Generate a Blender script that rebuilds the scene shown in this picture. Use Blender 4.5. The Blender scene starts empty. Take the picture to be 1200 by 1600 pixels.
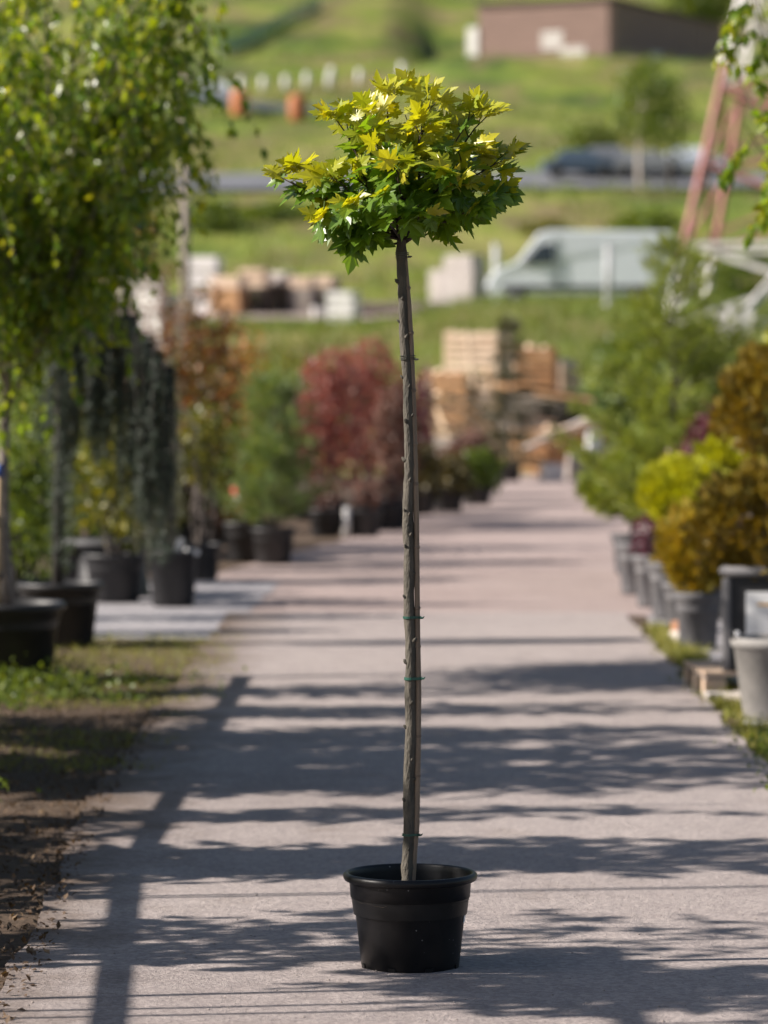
import bpy, math, random
import numpy as np
from mathutils import Vector, Matrix, Euler, noise as mnoise

random.seed(7)
rng = np.random.default_rng(11)
R = math.radians
scene = bpy.context.scene
col = scene.collection

# ------------------------------------------------------------------ camera
FPX = 5700.0                                   # focal length in photo pixels (1200 x 1600)
CAM_H = 1.82
cam_data = bpy.data.cameras.new('camera')
cam = bpy.data.objects.new('camera', cam_data)
col.objects.link(cam)
cam.location = (0, 0, CAM_H)
cam.rotation_euler = (R(90) - math.atan(220 / FPX), 0, math.atan(41 / FPX))
cam_data.sensor_fit = 'VERTICAL'
cam_data.sensor_height = 36.0
cam_data.sensor_width = 27.0
cam_data.lens = FPX / 1600 * 36.0
cam_data.clip_start = 0.1
cam_data.clip_end = 3000
cam_data.dof.use_dof = True
cam_data.dof.focus_distance = 11.0
cam_data.dof.aperture_fstop = 2.7
cam_data.dof.aperture_blades = 0
scene.camera = cam

# ------------------------------------------------------------------ light
SUN_EL = R(33)
SUN_AZ = R(7)                                  # sun stands to the side of the lane, a little behind the camera
to_sun = Vector((-math.cos(SUN_AZ) * math.cos(SUN_EL), -math.sin(SUN_AZ) * math.cos(SUN_EL), math.sin(SUN_EL)))
world = bpy.data.worlds.new('World')
scene.world = world
world.use_nodes = True
wn = world.node_tree.nodes
sky = wn.new('ShaderNodeTexSky')
sky.sky_type = 'NISHITA'
sky.sun_disc = False
sky.sun_elevation = SUN_EL
sky.sun_rotation = math.atan2(to_sun.x, to_sun.y)
sky.air_density = 1.0
sky.dust_density = 1.2
world.node_tree.links.new(sky.outputs[0], wn['Background'].inputs[0])
wn['Background'].inputs[1].default_value = 0.055
sun_data = bpy.data.lights.new('sun', 'SUN')
sun_data.energy = 5.0
sun_data.angle = R(0.53)
sun_data.color = (1.0, 0.92, 0.83)
sun = bpy.data.objects.new('sun', sun_data)
col.objects.link(sun)
sun.rotation_euler = to_sun.to_track_quat('Z', 'Y').to_euler()
sun.location = to_sun * 60

scene.view_settings.view_transform = 'Standard'
scene.view_settings.look = 'None'
scene.view_settings.gamma = 1.0
scene.view_settings.use_curve_mapping = False
scene.view_settings.exposure = 0.9
scene.render.engine = 'CYCLES'
scene.cycles.use_denoising = True
scene.cycles.max_bounces = 6
scene.cycles.diffuse_bounces = 3
scene.cycles.transmission_bounces = 4
scene.cycles.transparent_max_bounces = 6
scene.cycles.sample_clamp_indirect = 6.0

# ------------------------------------------------------------------ photo pixel -> place
cam_rot = cam.rotation_euler.to_matrix()


def ray(px, py):
    return cam_rot @ Vector(((px - 600) / FPX, -(py - 800) / FPX, -1.0))


def at(px, py, Y):
    d = ray(px, py)
    return Vector((0, 0, CAM_H)) + d * (Y / d.y)


def gp(px, py, z=0.0):
    d = ray(px, py)
    return Vector((0, 0, CAM_H)) + d * ((z - CAM_H) / d.z)


# ------------------------------------------------------------------ materials
def new_mat(name):
    m = bpy.data.materials.new(name)
    m.use_nodes = True
    nt = m.node_tree
    return m, nt, nt.nodes, nt.links, nt.nodes['Principled BSDF']


def ramp(nodes, stops):
    r = nodes.new('ShaderNodeValToRGB')
    e = r.color_ramp.elements
    while len(e) < len(stops):
        e.new(0.5)
    for i, (p, c) in enumerate(stops):
        e[i].position = p
        e[i].color = (c[0], c[1], c[2], 1)
    return r


def mat(name, c1, c2=None, rough=0.7, scale=8.0, bump=0.0, bscale=None, spec=0.5, metal=0.0, stretch=(1, 1, 1), detail=6.0):
    m, nt, N, L, b = new_mat(name)
    b.inputs['Roughness'].default_value = rough
    b.inputs['Metallic'].default_value = metal
    b.inputs['Specular IOR Level'].default_value = spec
    tc = N.new('ShaderNodeTexCoord')
    mp = N.new('ShaderNodeMapping')
    mp.inputs['Scale'].default_value = stretch
    L.new(tc.outputs['Object'], mp.inputs[0])
    if c2 is None:
        c2 = tuple(x * 0.75 for x in c1)
    n = N.new('ShaderNodeTexNoise')
    n.inputs['Scale'].default_value = scale
    n.inputs['Detail'].default_value = detail
    n.inputs['Roughness'].default_value = 0.65
    L.new(mp.outputs[0], n.inputs['Vector'])
    oi = N.new('ShaderNodeObjectInfo')
    ad = N.new('ShaderNodeMath'); ad.operation = 'MULTIPLY_ADD'
    ad.inputs[1].default_value = 0.25; 
    L.new(oi.outputs['Random'], ad.inputs[0]); L.new(n.outputs[0], ad.inputs[2])
    r = ramp(N, [(0.42, c1), (0.82, c2)])
    L.new(ad.outputs[0], r.inputs[0])
    L.new(r.outputs[0], b.inputs['Base Color'])
    if bump:
        n2 = N.new('ShaderNodeTexNoise')
        n2.inputs['Scale'].default_value = bscale or scale * 4
        n2.inputs['Detail'].default_value = 5
        L.new(mp.outputs[0], n2.inputs['Vector'])
        bp = N.new('ShaderNodeBump')
        bp.inputs['Strength'].default_value = bump
        bp.inputs['Distance'].default_value = 0.01
        L.new(n2.outputs[0], bp.inputs['Height'])
        L.new(bp.outputs[0], b.inputs['Normal'])
    return m


def leaf_mat(name, cols, trans=0.4, rough=0.45, tint=None, spec=0.5):
    """leaf colour differs from leaf to leaf; light passes through the blade"""
    m, nt, N, L, b = new_mat(name)
    g = N.new('ShaderNodeNewGeometry')
    oi = N.new('ShaderNodeObjectInfo')
    ad = N.new('ShaderNodeMath'); ad.operation = 'ADD'
    fr = N.new('ShaderNodeMath'); fr.operation = 'FRACT'
    L.new(g.outputs['Random Per Island'], ad.inputs[0]); L.new(oi.outputs['Random'], ad.inputs[1]); L.new(ad.outputs[0], fr.inputs[0])
    n = len(cols)
    r = ramp(N, [(i / max(1, n - 1), c) for i, c in enumerate(cols)])
    L.new(fr.outputs[0], r.inputs[0])
    L.new(r.outputs[0], b.inputs['Base Color'])
    b.inputs['Roughness'].default_value = rough
    b.inputs['Specular IOR Level'].default_value = spec
    if trans > 0:
        t = N.new('ShaderNodeBsdfTranslucent')
        hs = N.new('ShaderNodeMix'); hs.data_type = 'RGBA'; hs.blend_type = 'MULTIPLY'
        hs.inputs['Factor'].default_value = 1.0
        L.new(r.outputs[0], hs.inputs['A'])
        hs.inputs['B'].default_value = (*(tint or (1.9, 1.6, 0.5)), 1)
        L.new(hs.outputs['Result'], t.inputs[0])
        mx = N.new('ShaderNodeMixShader')
        mx.inputs[0].default_value = trans
        L.new(b.outputs[0], mx.inputs[1]); L.new(t.outputs[0], mx.inputs[2])
        L.new(mx.outputs[0], N['Material Output'].inputs[0])
    return m


M = {}
M['bark_maple'] = mat('bark_maple', (0.105, 0.09, 0.07), (0.035, 0.033, 0.026), 0.8, 26, 0.8, 120, stretch=(1, 1, 0.35))
M['bark_twig'] = mat('bark_twig', (0.05, 0.034, 0.025), (0.02, 0.015, 0.012), 0.75, 30, 0.3)
M['bark_dark'] = mat('bark_dark', (0.075, 0.062, 0.055), (0.035, 0.03, 0.028), 0.85, 20, 0.6, 80)
M['bark_birch'] = mat('bark_birch', (0.30, 0.25, 0.22), (0.10, 0.08, 0.07), 0.8, 14, 0.5, 60, stretch=(1, 1, 2.5))
M['bark_white'] = mat('bark_white', (0.62, 0.56, 0.52), (0.35, 0.30, 0.27), 0.8, 6)
M['bamboo'] = mat('bamboo', (0.26, 0.19, 0.13), (0.11, 0.075, 0.055), 0.6, 18, 0.3, 60, stretch=(1, 1, 0.15))
M['tan_stake'] = mat('tan_stake', (0.52, 0.38, 0.22), (0.33, 0.23, 0.13), 0.7, 16, 0.3, 60, stretch=(1, 1, 0.15))
M['tie_green'] = mat('tie_green', (0.02, 0.09, 0.065), (0.012, 0.05, 0.04), 0.4)
M['wire'] = mat('wire', (0.13, 0.13, 0.11), (0.06, 0.06, 0.05), 0.5, metal=0.3)
M['soil'] = mat('soil', (0.07, 0.05, 0.037), (0.028, 0.02, 0.016), 0.95, 30, 1.0, 60)
M['paper'] = mat('paper', (0.78, 0.78, 0.78), (0.70, 0.70, 0.71), 0.6, 3)
M['tape_red'] = mat('tape_red', (0.55, 0.03, 0.04), (0.45, 0.02, 0.03), 0.5)
M['tape_white'] = mat('tape_white', (0.75, 0.73, 0.72), (0.6, 0.6, 0.6), 0.5)
M['blue_band'] = mat('blue_band', (0.02, 0.08, 0.35), (0.02, 0.06, 0.25), 0.5)
M['pot_dark'] = mat('pot_dark', (0.012, 0.012, 0.014), (0.022, 0.021, 0.023), 0.5, 7, 0.1, 40)
M['pot_mid'] = mat('pot_mid', (0.03, 0.03, 0.034), (0.07, 0.07, 0.075), 0.6, 6, 0.2, 40)
M['pot_dusty'] = mat('pot_dusty', (0.06, 0.06, 0.07), (0.15, 0.145, 0.15), 0.75, 6, 0.2, 40)
M['pot_grey'] = mat('pot_grey', (0.36, 0.34, 0.32), (0.23, 0.22, 0.21), 0.85, 7, 0.3, 60)
M['clip_black'] = mat('clip_black', (0.01, 0.01, 0.012), (0.02, 0.02, 0.022), 0.4)
M['wood_pale'] = mat('wood_pale', (0.72, 0.56, 0.43), (0.52, 0.37, 0.26), 0.75, 3, 0.2, 20)
M['wood_orange'] = mat('wood_orange', (0.50, 0.28, 0.13), (0.33, 0.17, 0.08), 0.75, 3, 0.2, 20)
M['wood_grey'] = mat('wood_grey', (0.34, 0.29, 0.26), (0.19, 0.155, 0.14), 0.85, 3, 0.2, 20)
M['wood_dark'] = mat('wood_dark', (0.11, 0.08, 0.065), (0.06, 0.045, 0.04), 0.85, 3, 0.2, 20)
M['wood_post'] = mat('wood_post', (0.35, 0.25, 0.17), (0.2, 0.14, 0.10), 0.8, 5, 0.3, 40)
M['white_wrap'] = mat('white_wrap', (0.74, 0.72, 0.70), (0.55, 0.53, 0.52), 0.5, 2, 0.2, 8)
M['block_pale'] = mat('block_pale', (0.62, 0.57, 0.55), (0.48, 0.43, 0.41), 0.9, 3)
M['concrete_lump'] = mat('concrete_lump', (0.55, 0.50, 0.45), (0.38, 0.33, 0.29), 0.9, 12, 0.8, 40)
M['brick_red'] = mat('brick_red', (0.42, 0.21, 0.12), (0.28, 0.14, 0.08), 0.9, 12, 0.5, 60)
M['van_white'] = mat('van_white', (0.80, 0.84, 0.90), (0.74, 0.78, 0.85), 0.5, 1.0, spec=0.4)  # white paint with a blue tint standing in for the van's bluish shade
M['van_trim'] = mat('van_trim', (0.03, 0.03, 0.033), (0.05, 0.05, 0.055), 0.6)
M['glass_dark'] = mat('glass_dark', (0.02, 0.025, 0.03), (0.03, 0.035, 0.04), 0.06, spec=0.9)
M['glass_lamp'] = mat('glass_lamp', (0.65, 0.66, 0.68), (0.5, 0.5, 0.52), 0.1, spec=0.8)
M['rubber'] = mat('rubber', (0.02, 0.02, 0.02), (0.035, 0.034, 0.033), 0.85)
M['rim'] = mat('rim', (0.45, 0.45, 0.46), (0.35, 0.35, 0.36), 0.4, metal=0.6)
M['pylon_red'] = mat('pylon_red', (0.40, 0.17, 0.16), (0.30, 0.13, 0.125), 0.65, 2)
M['pylon_white'] = mat('pylon_white', (0.72, 0.69, 0.68), (0.58, 0.55, 0.54), 0.6, 2)
M['clad_brown'] = mat('clad_brown', (0.30, 0.20, 0.17), (0.22, 0.145, 0.125), 0.8, 0.5, stretch=(1, 1, 6))
M['roof_dark'] = mat('roof_dark', (0.10, 0.07, 0.06), (0.07, 0.05, 0.045), 0.7, 1)
M['net_teal'] = mat('net_teal', (0.05, 0.22, 0.17), (0.04, 0.17, 0.14), 0.8, 1)
_n = M['net_teal'].node_tree.nodes; _l = M['net_teal'].node_tree.links
_t = _n.new('ShaderNodeBsdfTransparent'); _m = _n.new('ShaderNodeMixShader'); _m.inputs[0].default_value = 0.5
_l.new(_n['Principled BSDF'].outputs[0], _m.inputs[1]); _l.new(_t.outputs[0], _m.inputs[2]); _l.new(_m.outputs[0], _n['Material Output'].inputs[0])
M['post_grey'] = mat('post_grey', (0.52, 0.53, 0.55), (0.42, 0.43, 0.45), 0.6, 2)
M['rail_steel'] = mat('rail_steel', (0.34, 0.37, 0.42), (0.25, 0.28, 0.33), 0.5, 2, metal=0.2)
M['drum_orange'] = mat('drum_orange', (0.48, 0.17, 0.06), (0.33, 0.11, 0.045), 0.7, 3)
M['asphalt'] = mat('asphalt', (0.15, 0.155, 0.17), (0.10, 0.105, 0.12), 0.9, 0.8)
M['pole_grey'] = mat('pole_grey', (0.36, 0.30, 0.28), (0.27, 0.22, 0.20), 0.85, 4)

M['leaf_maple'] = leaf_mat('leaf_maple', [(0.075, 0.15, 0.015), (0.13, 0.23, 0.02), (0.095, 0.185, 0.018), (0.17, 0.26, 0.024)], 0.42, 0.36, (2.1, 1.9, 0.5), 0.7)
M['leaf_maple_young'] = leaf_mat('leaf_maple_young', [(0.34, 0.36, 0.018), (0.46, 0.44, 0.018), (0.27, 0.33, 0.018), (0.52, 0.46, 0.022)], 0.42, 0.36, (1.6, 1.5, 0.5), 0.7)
M['leaf_birch'] = leaf_mat('leaf_birch', [(0.09, 0.17, 0.015), (0.16, 0.25, 0.02), (0.26, 0.32, 0.022), (0.07, 0.14, 0.014), (0.34, 0.35, 0.022)], 0.5, 0.32, (2.0, 1.8, 0.4), 0.7)
M['leaf_green'] = leaf_mat('leaf_green', [(0.08, 0.14, 0.024), (0.14, 0.19, 0.026), (0.06, 0.105, 0.02)], 0.4, 0.45)
M['leaf_mixed'] = leaf_mat('leaf_mixed', [(0.05, 0.07, 0.015), (0.13, 0.14, 0.02), (0.08, 0.10, 0.018), (0.24, 0.22, 0.02), (0.05, 0.08, 0.02)], 0.4, 0.4)
M['leaf_copper'] = leaf_mat('leaf_copper', [(0.16, 0.07, 0.025), (0.10, 0.08, 0.025), (0.26, 0.11, 0.025), (0.06, 0.07, 0.02), (0.13, 0.05, 0.03)], 0.35, 0.45, (1.8, 1.2, 0.6))
M['leaf_orange'] = leaf_mat('leaf_orange', [(0.42, 0.17, 0.02), (0.33, 0.14, 0.02), (0.20, 0.13, 0.03)], 0.35, 0.5, (1.6, 1.2, 0.5))
M['leaf_red'] = leaf_mat('leaf_red', [(0.28, 0.11, 0.095), (0.19, 0.075, 0.07), (0.36, 0.15, 0.11), (0.22, 0.13, 0.085)], 0.35, 0.5, (1.8, 1.0, 0.9))
M['leaf_brown'] = leaf_mat('leaf_brown', [(0.18, 0.10, 0.08), (0.12, 0.075, 0.06), (0.24, 0.13, 0.10)], 0.3, 0.55, (1.6, 1.1, 0.9))
M['leaf_purple'] = leaf_mat('leaf_purple', [(0.11, 0.025, 0.045), (0.07, 0.018, 0.032), (0.16, 0.04, 0.06)], 0.3, 0.45, (1.8, 1.0, 1.1))
M['leaf_olive_brown'] = leaf_mat('leaf_olive_brown', [(0.10, 0.08, 0.03), (0.07, 0.065, 0.025), (0.13, 0.10, 0.035)], 0.3, 0.5)
M['needle_blue'] = leaf_mat('needle_blue', [(0.05, 0.075, 0.055), (0.075, 0.10, 0.075), (0.04, 0.06, 0.045)], 0.1, 0.5)
M['needle_grey'] = leaf_mat('needle_grey', [(0.11, 0.13, 0.075), (0.16, 0.17, 0.09), (0.08, 0.10, 0.06)], 0.15, 0.5)
M['needle_pine'] = leaf_mat('needle_pine', [(0.11, 0.19, 0.07), (0.17, 0.25, 0.08), (0.08, 0.14, 0.055), (0.26, 0.27, 0.09)], 0.25, 0.5)
M['needle_fresh'] = leaf_mat('needle_fresh', [(0.16, 0.22, 0.03), (0.24, 0.28, 0.04), (0.11, 0.16, 0.03), (0.30, 0.31, 0.05)], 0.3, 0.5, (1.6, 1.5, 0.6))
M['needle_spruce'] = leaf_mat('needle_spruce', [(0.085, 0.085, 0.05), (0.12, 0.11, 0.065), (0.06, 0.065, 0.045)], 0.15, 0.6)
M['thuja_lime'] = leaf_mat('thuja_lime', [(0.36, 0.38, 0.014), (0.44, 0.42, 0.015), (0.28, 0.33, 0.014)], 0.3, 0.5, (1.4, 1.3, 0.4))
M['thuja_gold'] = leaf_mat('thuja_gold', [(0.34, 0.27, 0.018), (0.24, 0.22, 0.02), (0.42, 0.27, 0.025), (0.18, 0.17, 0.025)], 0.3, 0.5, (1.5, 1.2, 0.4))
M['thuja_brown'] = leaf_mat('thuja_brown', [(0.18, 0.13, 0.016), (0.26, 0.19, 0.016), (0.12, 0.10, 0.016), (0.28, 0.18, 0.025)], 0.25, 0.5, (1.5, 1.2, 0.4))
M['grass_blade'] = leaf_mat('grass_blade', [(0.08, 0.14, 0.018), (0.13, 0.18, 0.02), (0.06, 0.11, 0.018), (0.20, 0.21, 0.04)], 0.35, 0.5)
M['grass_yellow'] = leaf_mat('grass_yellow', [(0.20, 0.21, 0.03), (0.27, 0.25, 0.04), (0.14, 0.18, 0.025), (0.33, 0.28, 0.09)], 0.3, 0.6, (1.4, 1.3, 0.5))
M['grass_hill'] = leaf_mat('grass_hill', [(0.11, 0.17, 0.022), (0.16, 0.21, 0.03), (0.09, 0.14, 0.022), (0.23, 0.22, 0.07)], 0.3, 0.6, (1.5, 1.4, 0.5))
M['litter'] = leaf_mat('litter', [(0.11, 0.065, 0.035), (0.07, 0.042, 0.026), (0.17, 0.11, 0.06)], 0.1, 0.8)


def black_pot_mat():
    m, nt, N, L, b = new_mat('pot_black_plastic')
    b.inputs['Specular IOR Level'].default_value = 0.32
    tc = N.new('ShaderNodeTexCoord')
    n = N.new('ShaderNodeTexNoise'); n.inputs['Scale'].default_value = 55; n.inputs['Detail'].default_value = 3
    n2 = N.new('ShaderNodeTexNoise'); n2.inputs['Scale'].default_value = 7; n2.inputs['Detail'].default_value = 5
    L.new(tc.outputs['Object'], n.inputs['Vector']); L.new(tc.outputs['Object'], n2.inputs['Vector'])
    v = N.new('ShaderNodeTexVoronoi'); v.inputs['Scale'].default_value = 62
    L.new(tc.outputs['Object'], v.inputs['Vector'])
    lt = N.new('ShaderNodeMath'); lt.operation = 'LESS_THAN'; lt.inputs[1].default_value = 0.10
    L.new(v.outputs['Distance'], lt.inputs[0])
    gt = N.new('ShaderNodeMath'); gt.operation = 'GREATER_THAN'; gt.inputs[1].default_value = 0.60
    L.new(n2.outputs[0], gt.inputs[0])
    mu = N.new('ShaderNodeMath'); mu.operation = 'MULTIPLY'
    L.new(lt.outputs[0], mu.inputs[0]); L.new(gt.outputs[0], mu.inputs[1])
    r = ramp(N, [(0.5, (0.005, 0.005, 0.006)), (0.8, (0.016, 0.015, 0.016))])
    L.new(n2.outputs[0], r.inputs[0])
    mx = N.new('ShaderNodeMix'); mx.data_type = 'RGBA'
    L.new(mu.outputs[0], mx.inputs['Factor']); L.new(r.outputs[0], mx.inputs['A'])
    mx.inputs['B'].default_value = (0.30, 0.29, 0.29, 1)
    L.new(mx.outputs['Result'], b.inputs['Base Color'])
    rr = N.new('ShaderNodeMapRange'); rr.inputs[3].default_value = 0.28; rr.inputs[4].default_value = 0.55
    L.new(n2.outputs[0], rr.inputs[0]); L.new(rr.outputs[0], b.inputs['Roughness'])
    bp = N.new('ShaderNodeBump'); bp.inputs['Strength'].default_value = 0.12; bp.inputs['Distance'].default_value = 0.002
    L.new(n.outputs[0], bp.inputs['Height']); L.new(bp.outputs[0], b.inputs['Normal'])
    return m


M['pot_black'] = black_pot_mat()


def ground_mat(name, base, dark, light, patch=0.5, grain=60, bump=0.6, pebble=True, wear=(0.0, 0.0, 0.0)):
    m, nt, N, L, b = new_mat(name)
    b.inputs['Roughness'].default_value = 0.93
    b.inputs['Specular IOR Level'].default_value = 0.25
    tc = N.new('ShaderNodeTexCoord')
    def noi(s, d, ro=0.6):
        n = N.new('ShaderNodeTexNoise'); n.inputs['Scale'].default_value = s; n.inputs['Detail'].default_value = d
        n.inputs['Roughness'].default_value = ro
        L.new(tc.outputs['Object'], n.inputs['Vector']); return n
    big, mid, fine = noi(patch, 6), noi(patch * 7, 7, 0.7), noi(grain, 6, 0.75)
    r = ramp(N, [(0.32, dark), (0.52, base), (0.72, light)])
    a = N.new('ShaderNodeMath'); a.operation = 'MULTIPLY_ADD'; a.inputs[1].default_value = 0.45
    a2 = N.new('ShaderNodeMath'); a2.operation = 'MULTIPLY_ADD'; a2.inputs[1].default_value = 0.35
    a3 = N.new('ShaderNodeMath'); a3.operation = 'MULTIPLY'; a3.inputs[1].default_value = 0.26
    L.new(fine.outputs[0], a3.inputs[0])
    L.new(mid.outputs[0], a2.inputs[0]); L.new(a3.outputs[0], a2.inputs[2])
    L.new(big.outputs[0], a.inputs[0]); L.new(a2.outputs[0], a.inputs[2])
    L.new(a.outputs[0], r.inputs[0])
    out = r.outputs[0]
    hsum = fine.outputs[0]
    if pebble:
        v = N.new('ShaderNodeTexVoronoi'); v.inputs['Scale'].default_value = 75
        L.new(tc.outputs['Object'], v.inputs['Vector'])
        mr = N.new('ShaderNodeMapRange'); mr.inputs[1].default_value = 0.15; mr.inputs[2].default_value = 0.0
        L.new(v.outputs['Distance'], mr.inputs[0])
        cmix = N.new('ShaderNodeMix'); cmix.data_type = 'RGBA'; cmix.blend_type = 'MULTIPLY'
        cmix.inputs['Factor'].default_value = 0.55
        rr = ramp(N, [(0.0, (0.62, 0.6, 0.6)), (1.0, (1.3, 1.27, 1.22))])
        sp = N.new('ShaderNodeSeparateColor'); L.new(v.outputs['Color'], sp.inputs[0])
        L.new(sp.outputs[0], rr.inputs[0])
        L.new(out, cmix.inputs['A']); L.new(rr.outputs[0], cmix.inputs['B'])
        out = cmix.outputs['Result']
        hm = N.new('ShaderNodeMath'); hm.operation = 'MULTIPLY_ADD'; hm.inputs[1].default_value = 0.6
        L.new(mr.outputs[0], hm.inputs[0]); L.new(fine.outputs[0], hm.inputs[2]); hsum = hm.outputs[0]
    L.new(out, b.inputs['Base Color'])
    h2 = N.new('ShaderNodeMath'); h2.operation = 'MULTIPLY_ADD'; h2.inputs[1].default_value = 1.6
    L.new(mid.outputs[0], h2.inputs[0]); L.new(hsum, h2.inputs[2])
    bp = N.new('ShaderNodeBump'); bp.inputs['Strength'].default_value = bump; bp.inputs['Distance'].default_value = 0.016
    L.new(h2.outputs[0], bp.inputs['Height']); L.new(bp.outputs[0], b.inputs['Normal'])
    return m


def edge_dirt(m, x_edge, width, colr):
    nt = m.node_tree; N, L = nt.nodes, nt.links
    b = N['Principled BSDF']
    src = b.inputs['Base Color'].links[0].from_socket
    tc = N.new('ShaderNodeTexCoord'); sx = N.new('ShaderNodeSeparateXYZ'); L.new(tc.outputs['Object'], sx.inputs[0])
    n = N.new('ShaderNodeTexNoise'); n.inputs['Scale'].default_value = 2.2; n.inputs['Detail'].default_value = 8; n.inputs['Roughness'].default_value = 0.7
    L.new(tc.outputs['Object'], n.inputs['Vector'])
    a = N.new('ShaderNodeMath'); a.operation = 'MULTIPLY_ADD'; a.inputs[1].default_value = 1.5 * width; L.new(n.outputs[0], a.inputs[0]); L.new(sx.outputs[0], a.inputs[2])
    mr = N.new('ShaderNodeMapRange'); mr.inputs[1].default_value = x_edge + 1.55 * width; mr.inputs[2].default_value = x_edge + .75 * width
    L.new(a.outputs[0], mr.inputs[0])
    n2 = N.new('ShaderNodeTexNoise'); n2.inputs['Scale'].default_value = 1.1; n2.inputs['Detail'].default_value = 9; n2.inputs['Roughness'].default_value = 0.75
    L.new(tc.outputs['Object'], n2.inputs['Vector'])
    m2 = N.new('ShaderNodeMapRange'); m2.inputs[1].default_value = 0.56; m2.inputs[2].default_value = 0.72; m2.inputs[4].default_value = 0.45
    L.new(n2.outputs[0], m2.inputs[0])
    mx0 = N.new('ShaderNodeMath'); mx0.operation = 'MAXIMUM'; L.new(mr.outputs[0], mx0.inputs[0]); L.new(m2.outputs[0], mx0.inputs[1])
    mx = N.new('ShaderNodeMix'); mx.data_type = 'RGBA'; L.new(mx0.outputs[0], mx.inputs['Factor']); L.new(src, mx.inputs['A']); mx.inputs['B'].default_value = (*colr, 1)
    L.new(mx.outputs['Result'], b.inputs['Base Color'])


M['road_concrete'] = ground_mat('road_concrete', (0.40, 0.35, 0.34), (0.27, 0.23, 0.22), (0.48, 0.425, 0.41), 0.55, 60, 0.9)
edge_dirt(M['road_concrete'], -1.36, .62, (0.15, 0.11, 0.085))
M['lane_dirt'] = ground_mat('lane_dirt', (0.35, 0.28, 0.265), (0.22, 0.17, 0.155), (0.44, 0.36, 0.34), 0.35, 30, 0.7)
M['soil_verge'] = ground_mat('soil_verge', (0.10, 0.07, 0.05), (0.05, 0.036, 0.027), (0.17, 0.125, 0.09), 0.8, 40, 1.0)
M['mat_fabric'] = ground_mat('mat_fabric', (0.30, 0.29, 0.31), (0.19, 0.185, 0.20), (0.40, 0.38, 0.385), 0.7, 50, 0.5)


def hill_mat():
    m, nt, N, L, b = new_mat('hill_grass')
    b.inputs['Roughness'].default_value = 0.95
    b.inputs['Specular IOR Level'].default_value = 0.1
    tc = N.new('ShaderNodeTexCoord')
    def noi(s, d, st=(1, 1, 1)):
        mp = N.new('ShaderNodeMapping'); mp.inputs['Scale'].default_value = st
        L.new(tc.outputs['Object'], mp.inputs[0])
        n = N.new('ShaderNodeTexNoise'); n.inputs['Scale'].default_value = s; n.inputs['Detail'].default_value = d
        n.inputs['Roughness'].default_value = 0.62
        L.new(mp.outputs[0], n.inputs['Vector']); return n
    a, c, f = noi(0.09, 6, (1, 0.6, 2.0)), noi(0.22, 6, (1, 0.5, 2.2)), noi(1.6, 5)
    r = ramp(N, [(0.36, (0.06, 0.095, 0.026)), (0.45, (0.13, 0.18, 0.035)), (0.54, (0.21, 0.24, 0.05)), (0.62, (0.29, 0.255, 0.11))])
    L.new(a.outputs[0], r.inputs[0])
    r2 = ramp(N, [(0.47, (0, 0, 0)), (0.60, (1, 1, 1))])
    L.new(c.outputs[0], r2.inputs[0])
    mx = N.new('ShaderNodeMix'); mx.data_type = 'RGBA'
    mu = N.new('ShaderNodeMath'); mu.operation = 'MULTIPLY'; mu.inputs[1].default_value = 0.75
    L.new(r2.outputs[0], mu.inputs[0]); L.new(mu.outputs[0], mx.inputs['Factor'])
    L.new(r.outputs[0], mx.inputs['A']); mx.inputs['B'].default_value = (0.18, 0.135, 0.08, 1)
    m2 = N.new('ShaderNodeMix'); m2.data_type = 'RGBA'; m2.blend_type = 'MULTIPLY'; m2.inputs['Factor'].default_value = 0.7
    r3 = ramp(N, [(0.3, (0.6, 0.62, 0.6)), (0.7, (1.3, 1.3, 1.2))])
    L.new(f.outputs[0], r3.inputs[0]); L.new(mx.outputs['Result'], m2.inputs['A']); L.new(r3.outputs[0], m2.inputs['B'])
    L.new(m2.outputs['Result'], b.inputs['Base Color'])
    bp = N.new('ShaderNodeBump'); bp.inputs['Strength'].default_value = 0.8; bp.inputs['Distance'].default_value = 0.4
    L.new(f.outputs[0], bp.inputs['Height']); L.new(bp.outputs[0], b.inputs['Normal'])
    return m


M['hill_grass'] = hill_mat()


# ------------------------------------------------------------------ object helpers
def tag(o, label=None, cat=None, group=None, kind=None):
    if label: o['label'] = label
    if cat: o['category'] = cat
    if group: o['group'] = group
    if kind: o['kind'] = kind
    return o


def thing(name, loc, label, cat, group=None, rz=0.0):
    o = bpy.data.objects.new(name, None)
    o.empty_display_size = 0.1
    col.objects.link(o)
    o.location = loc
    o.rotation_euler = (0, 0, rz)
    return tag(o, label, cat, group)


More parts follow.
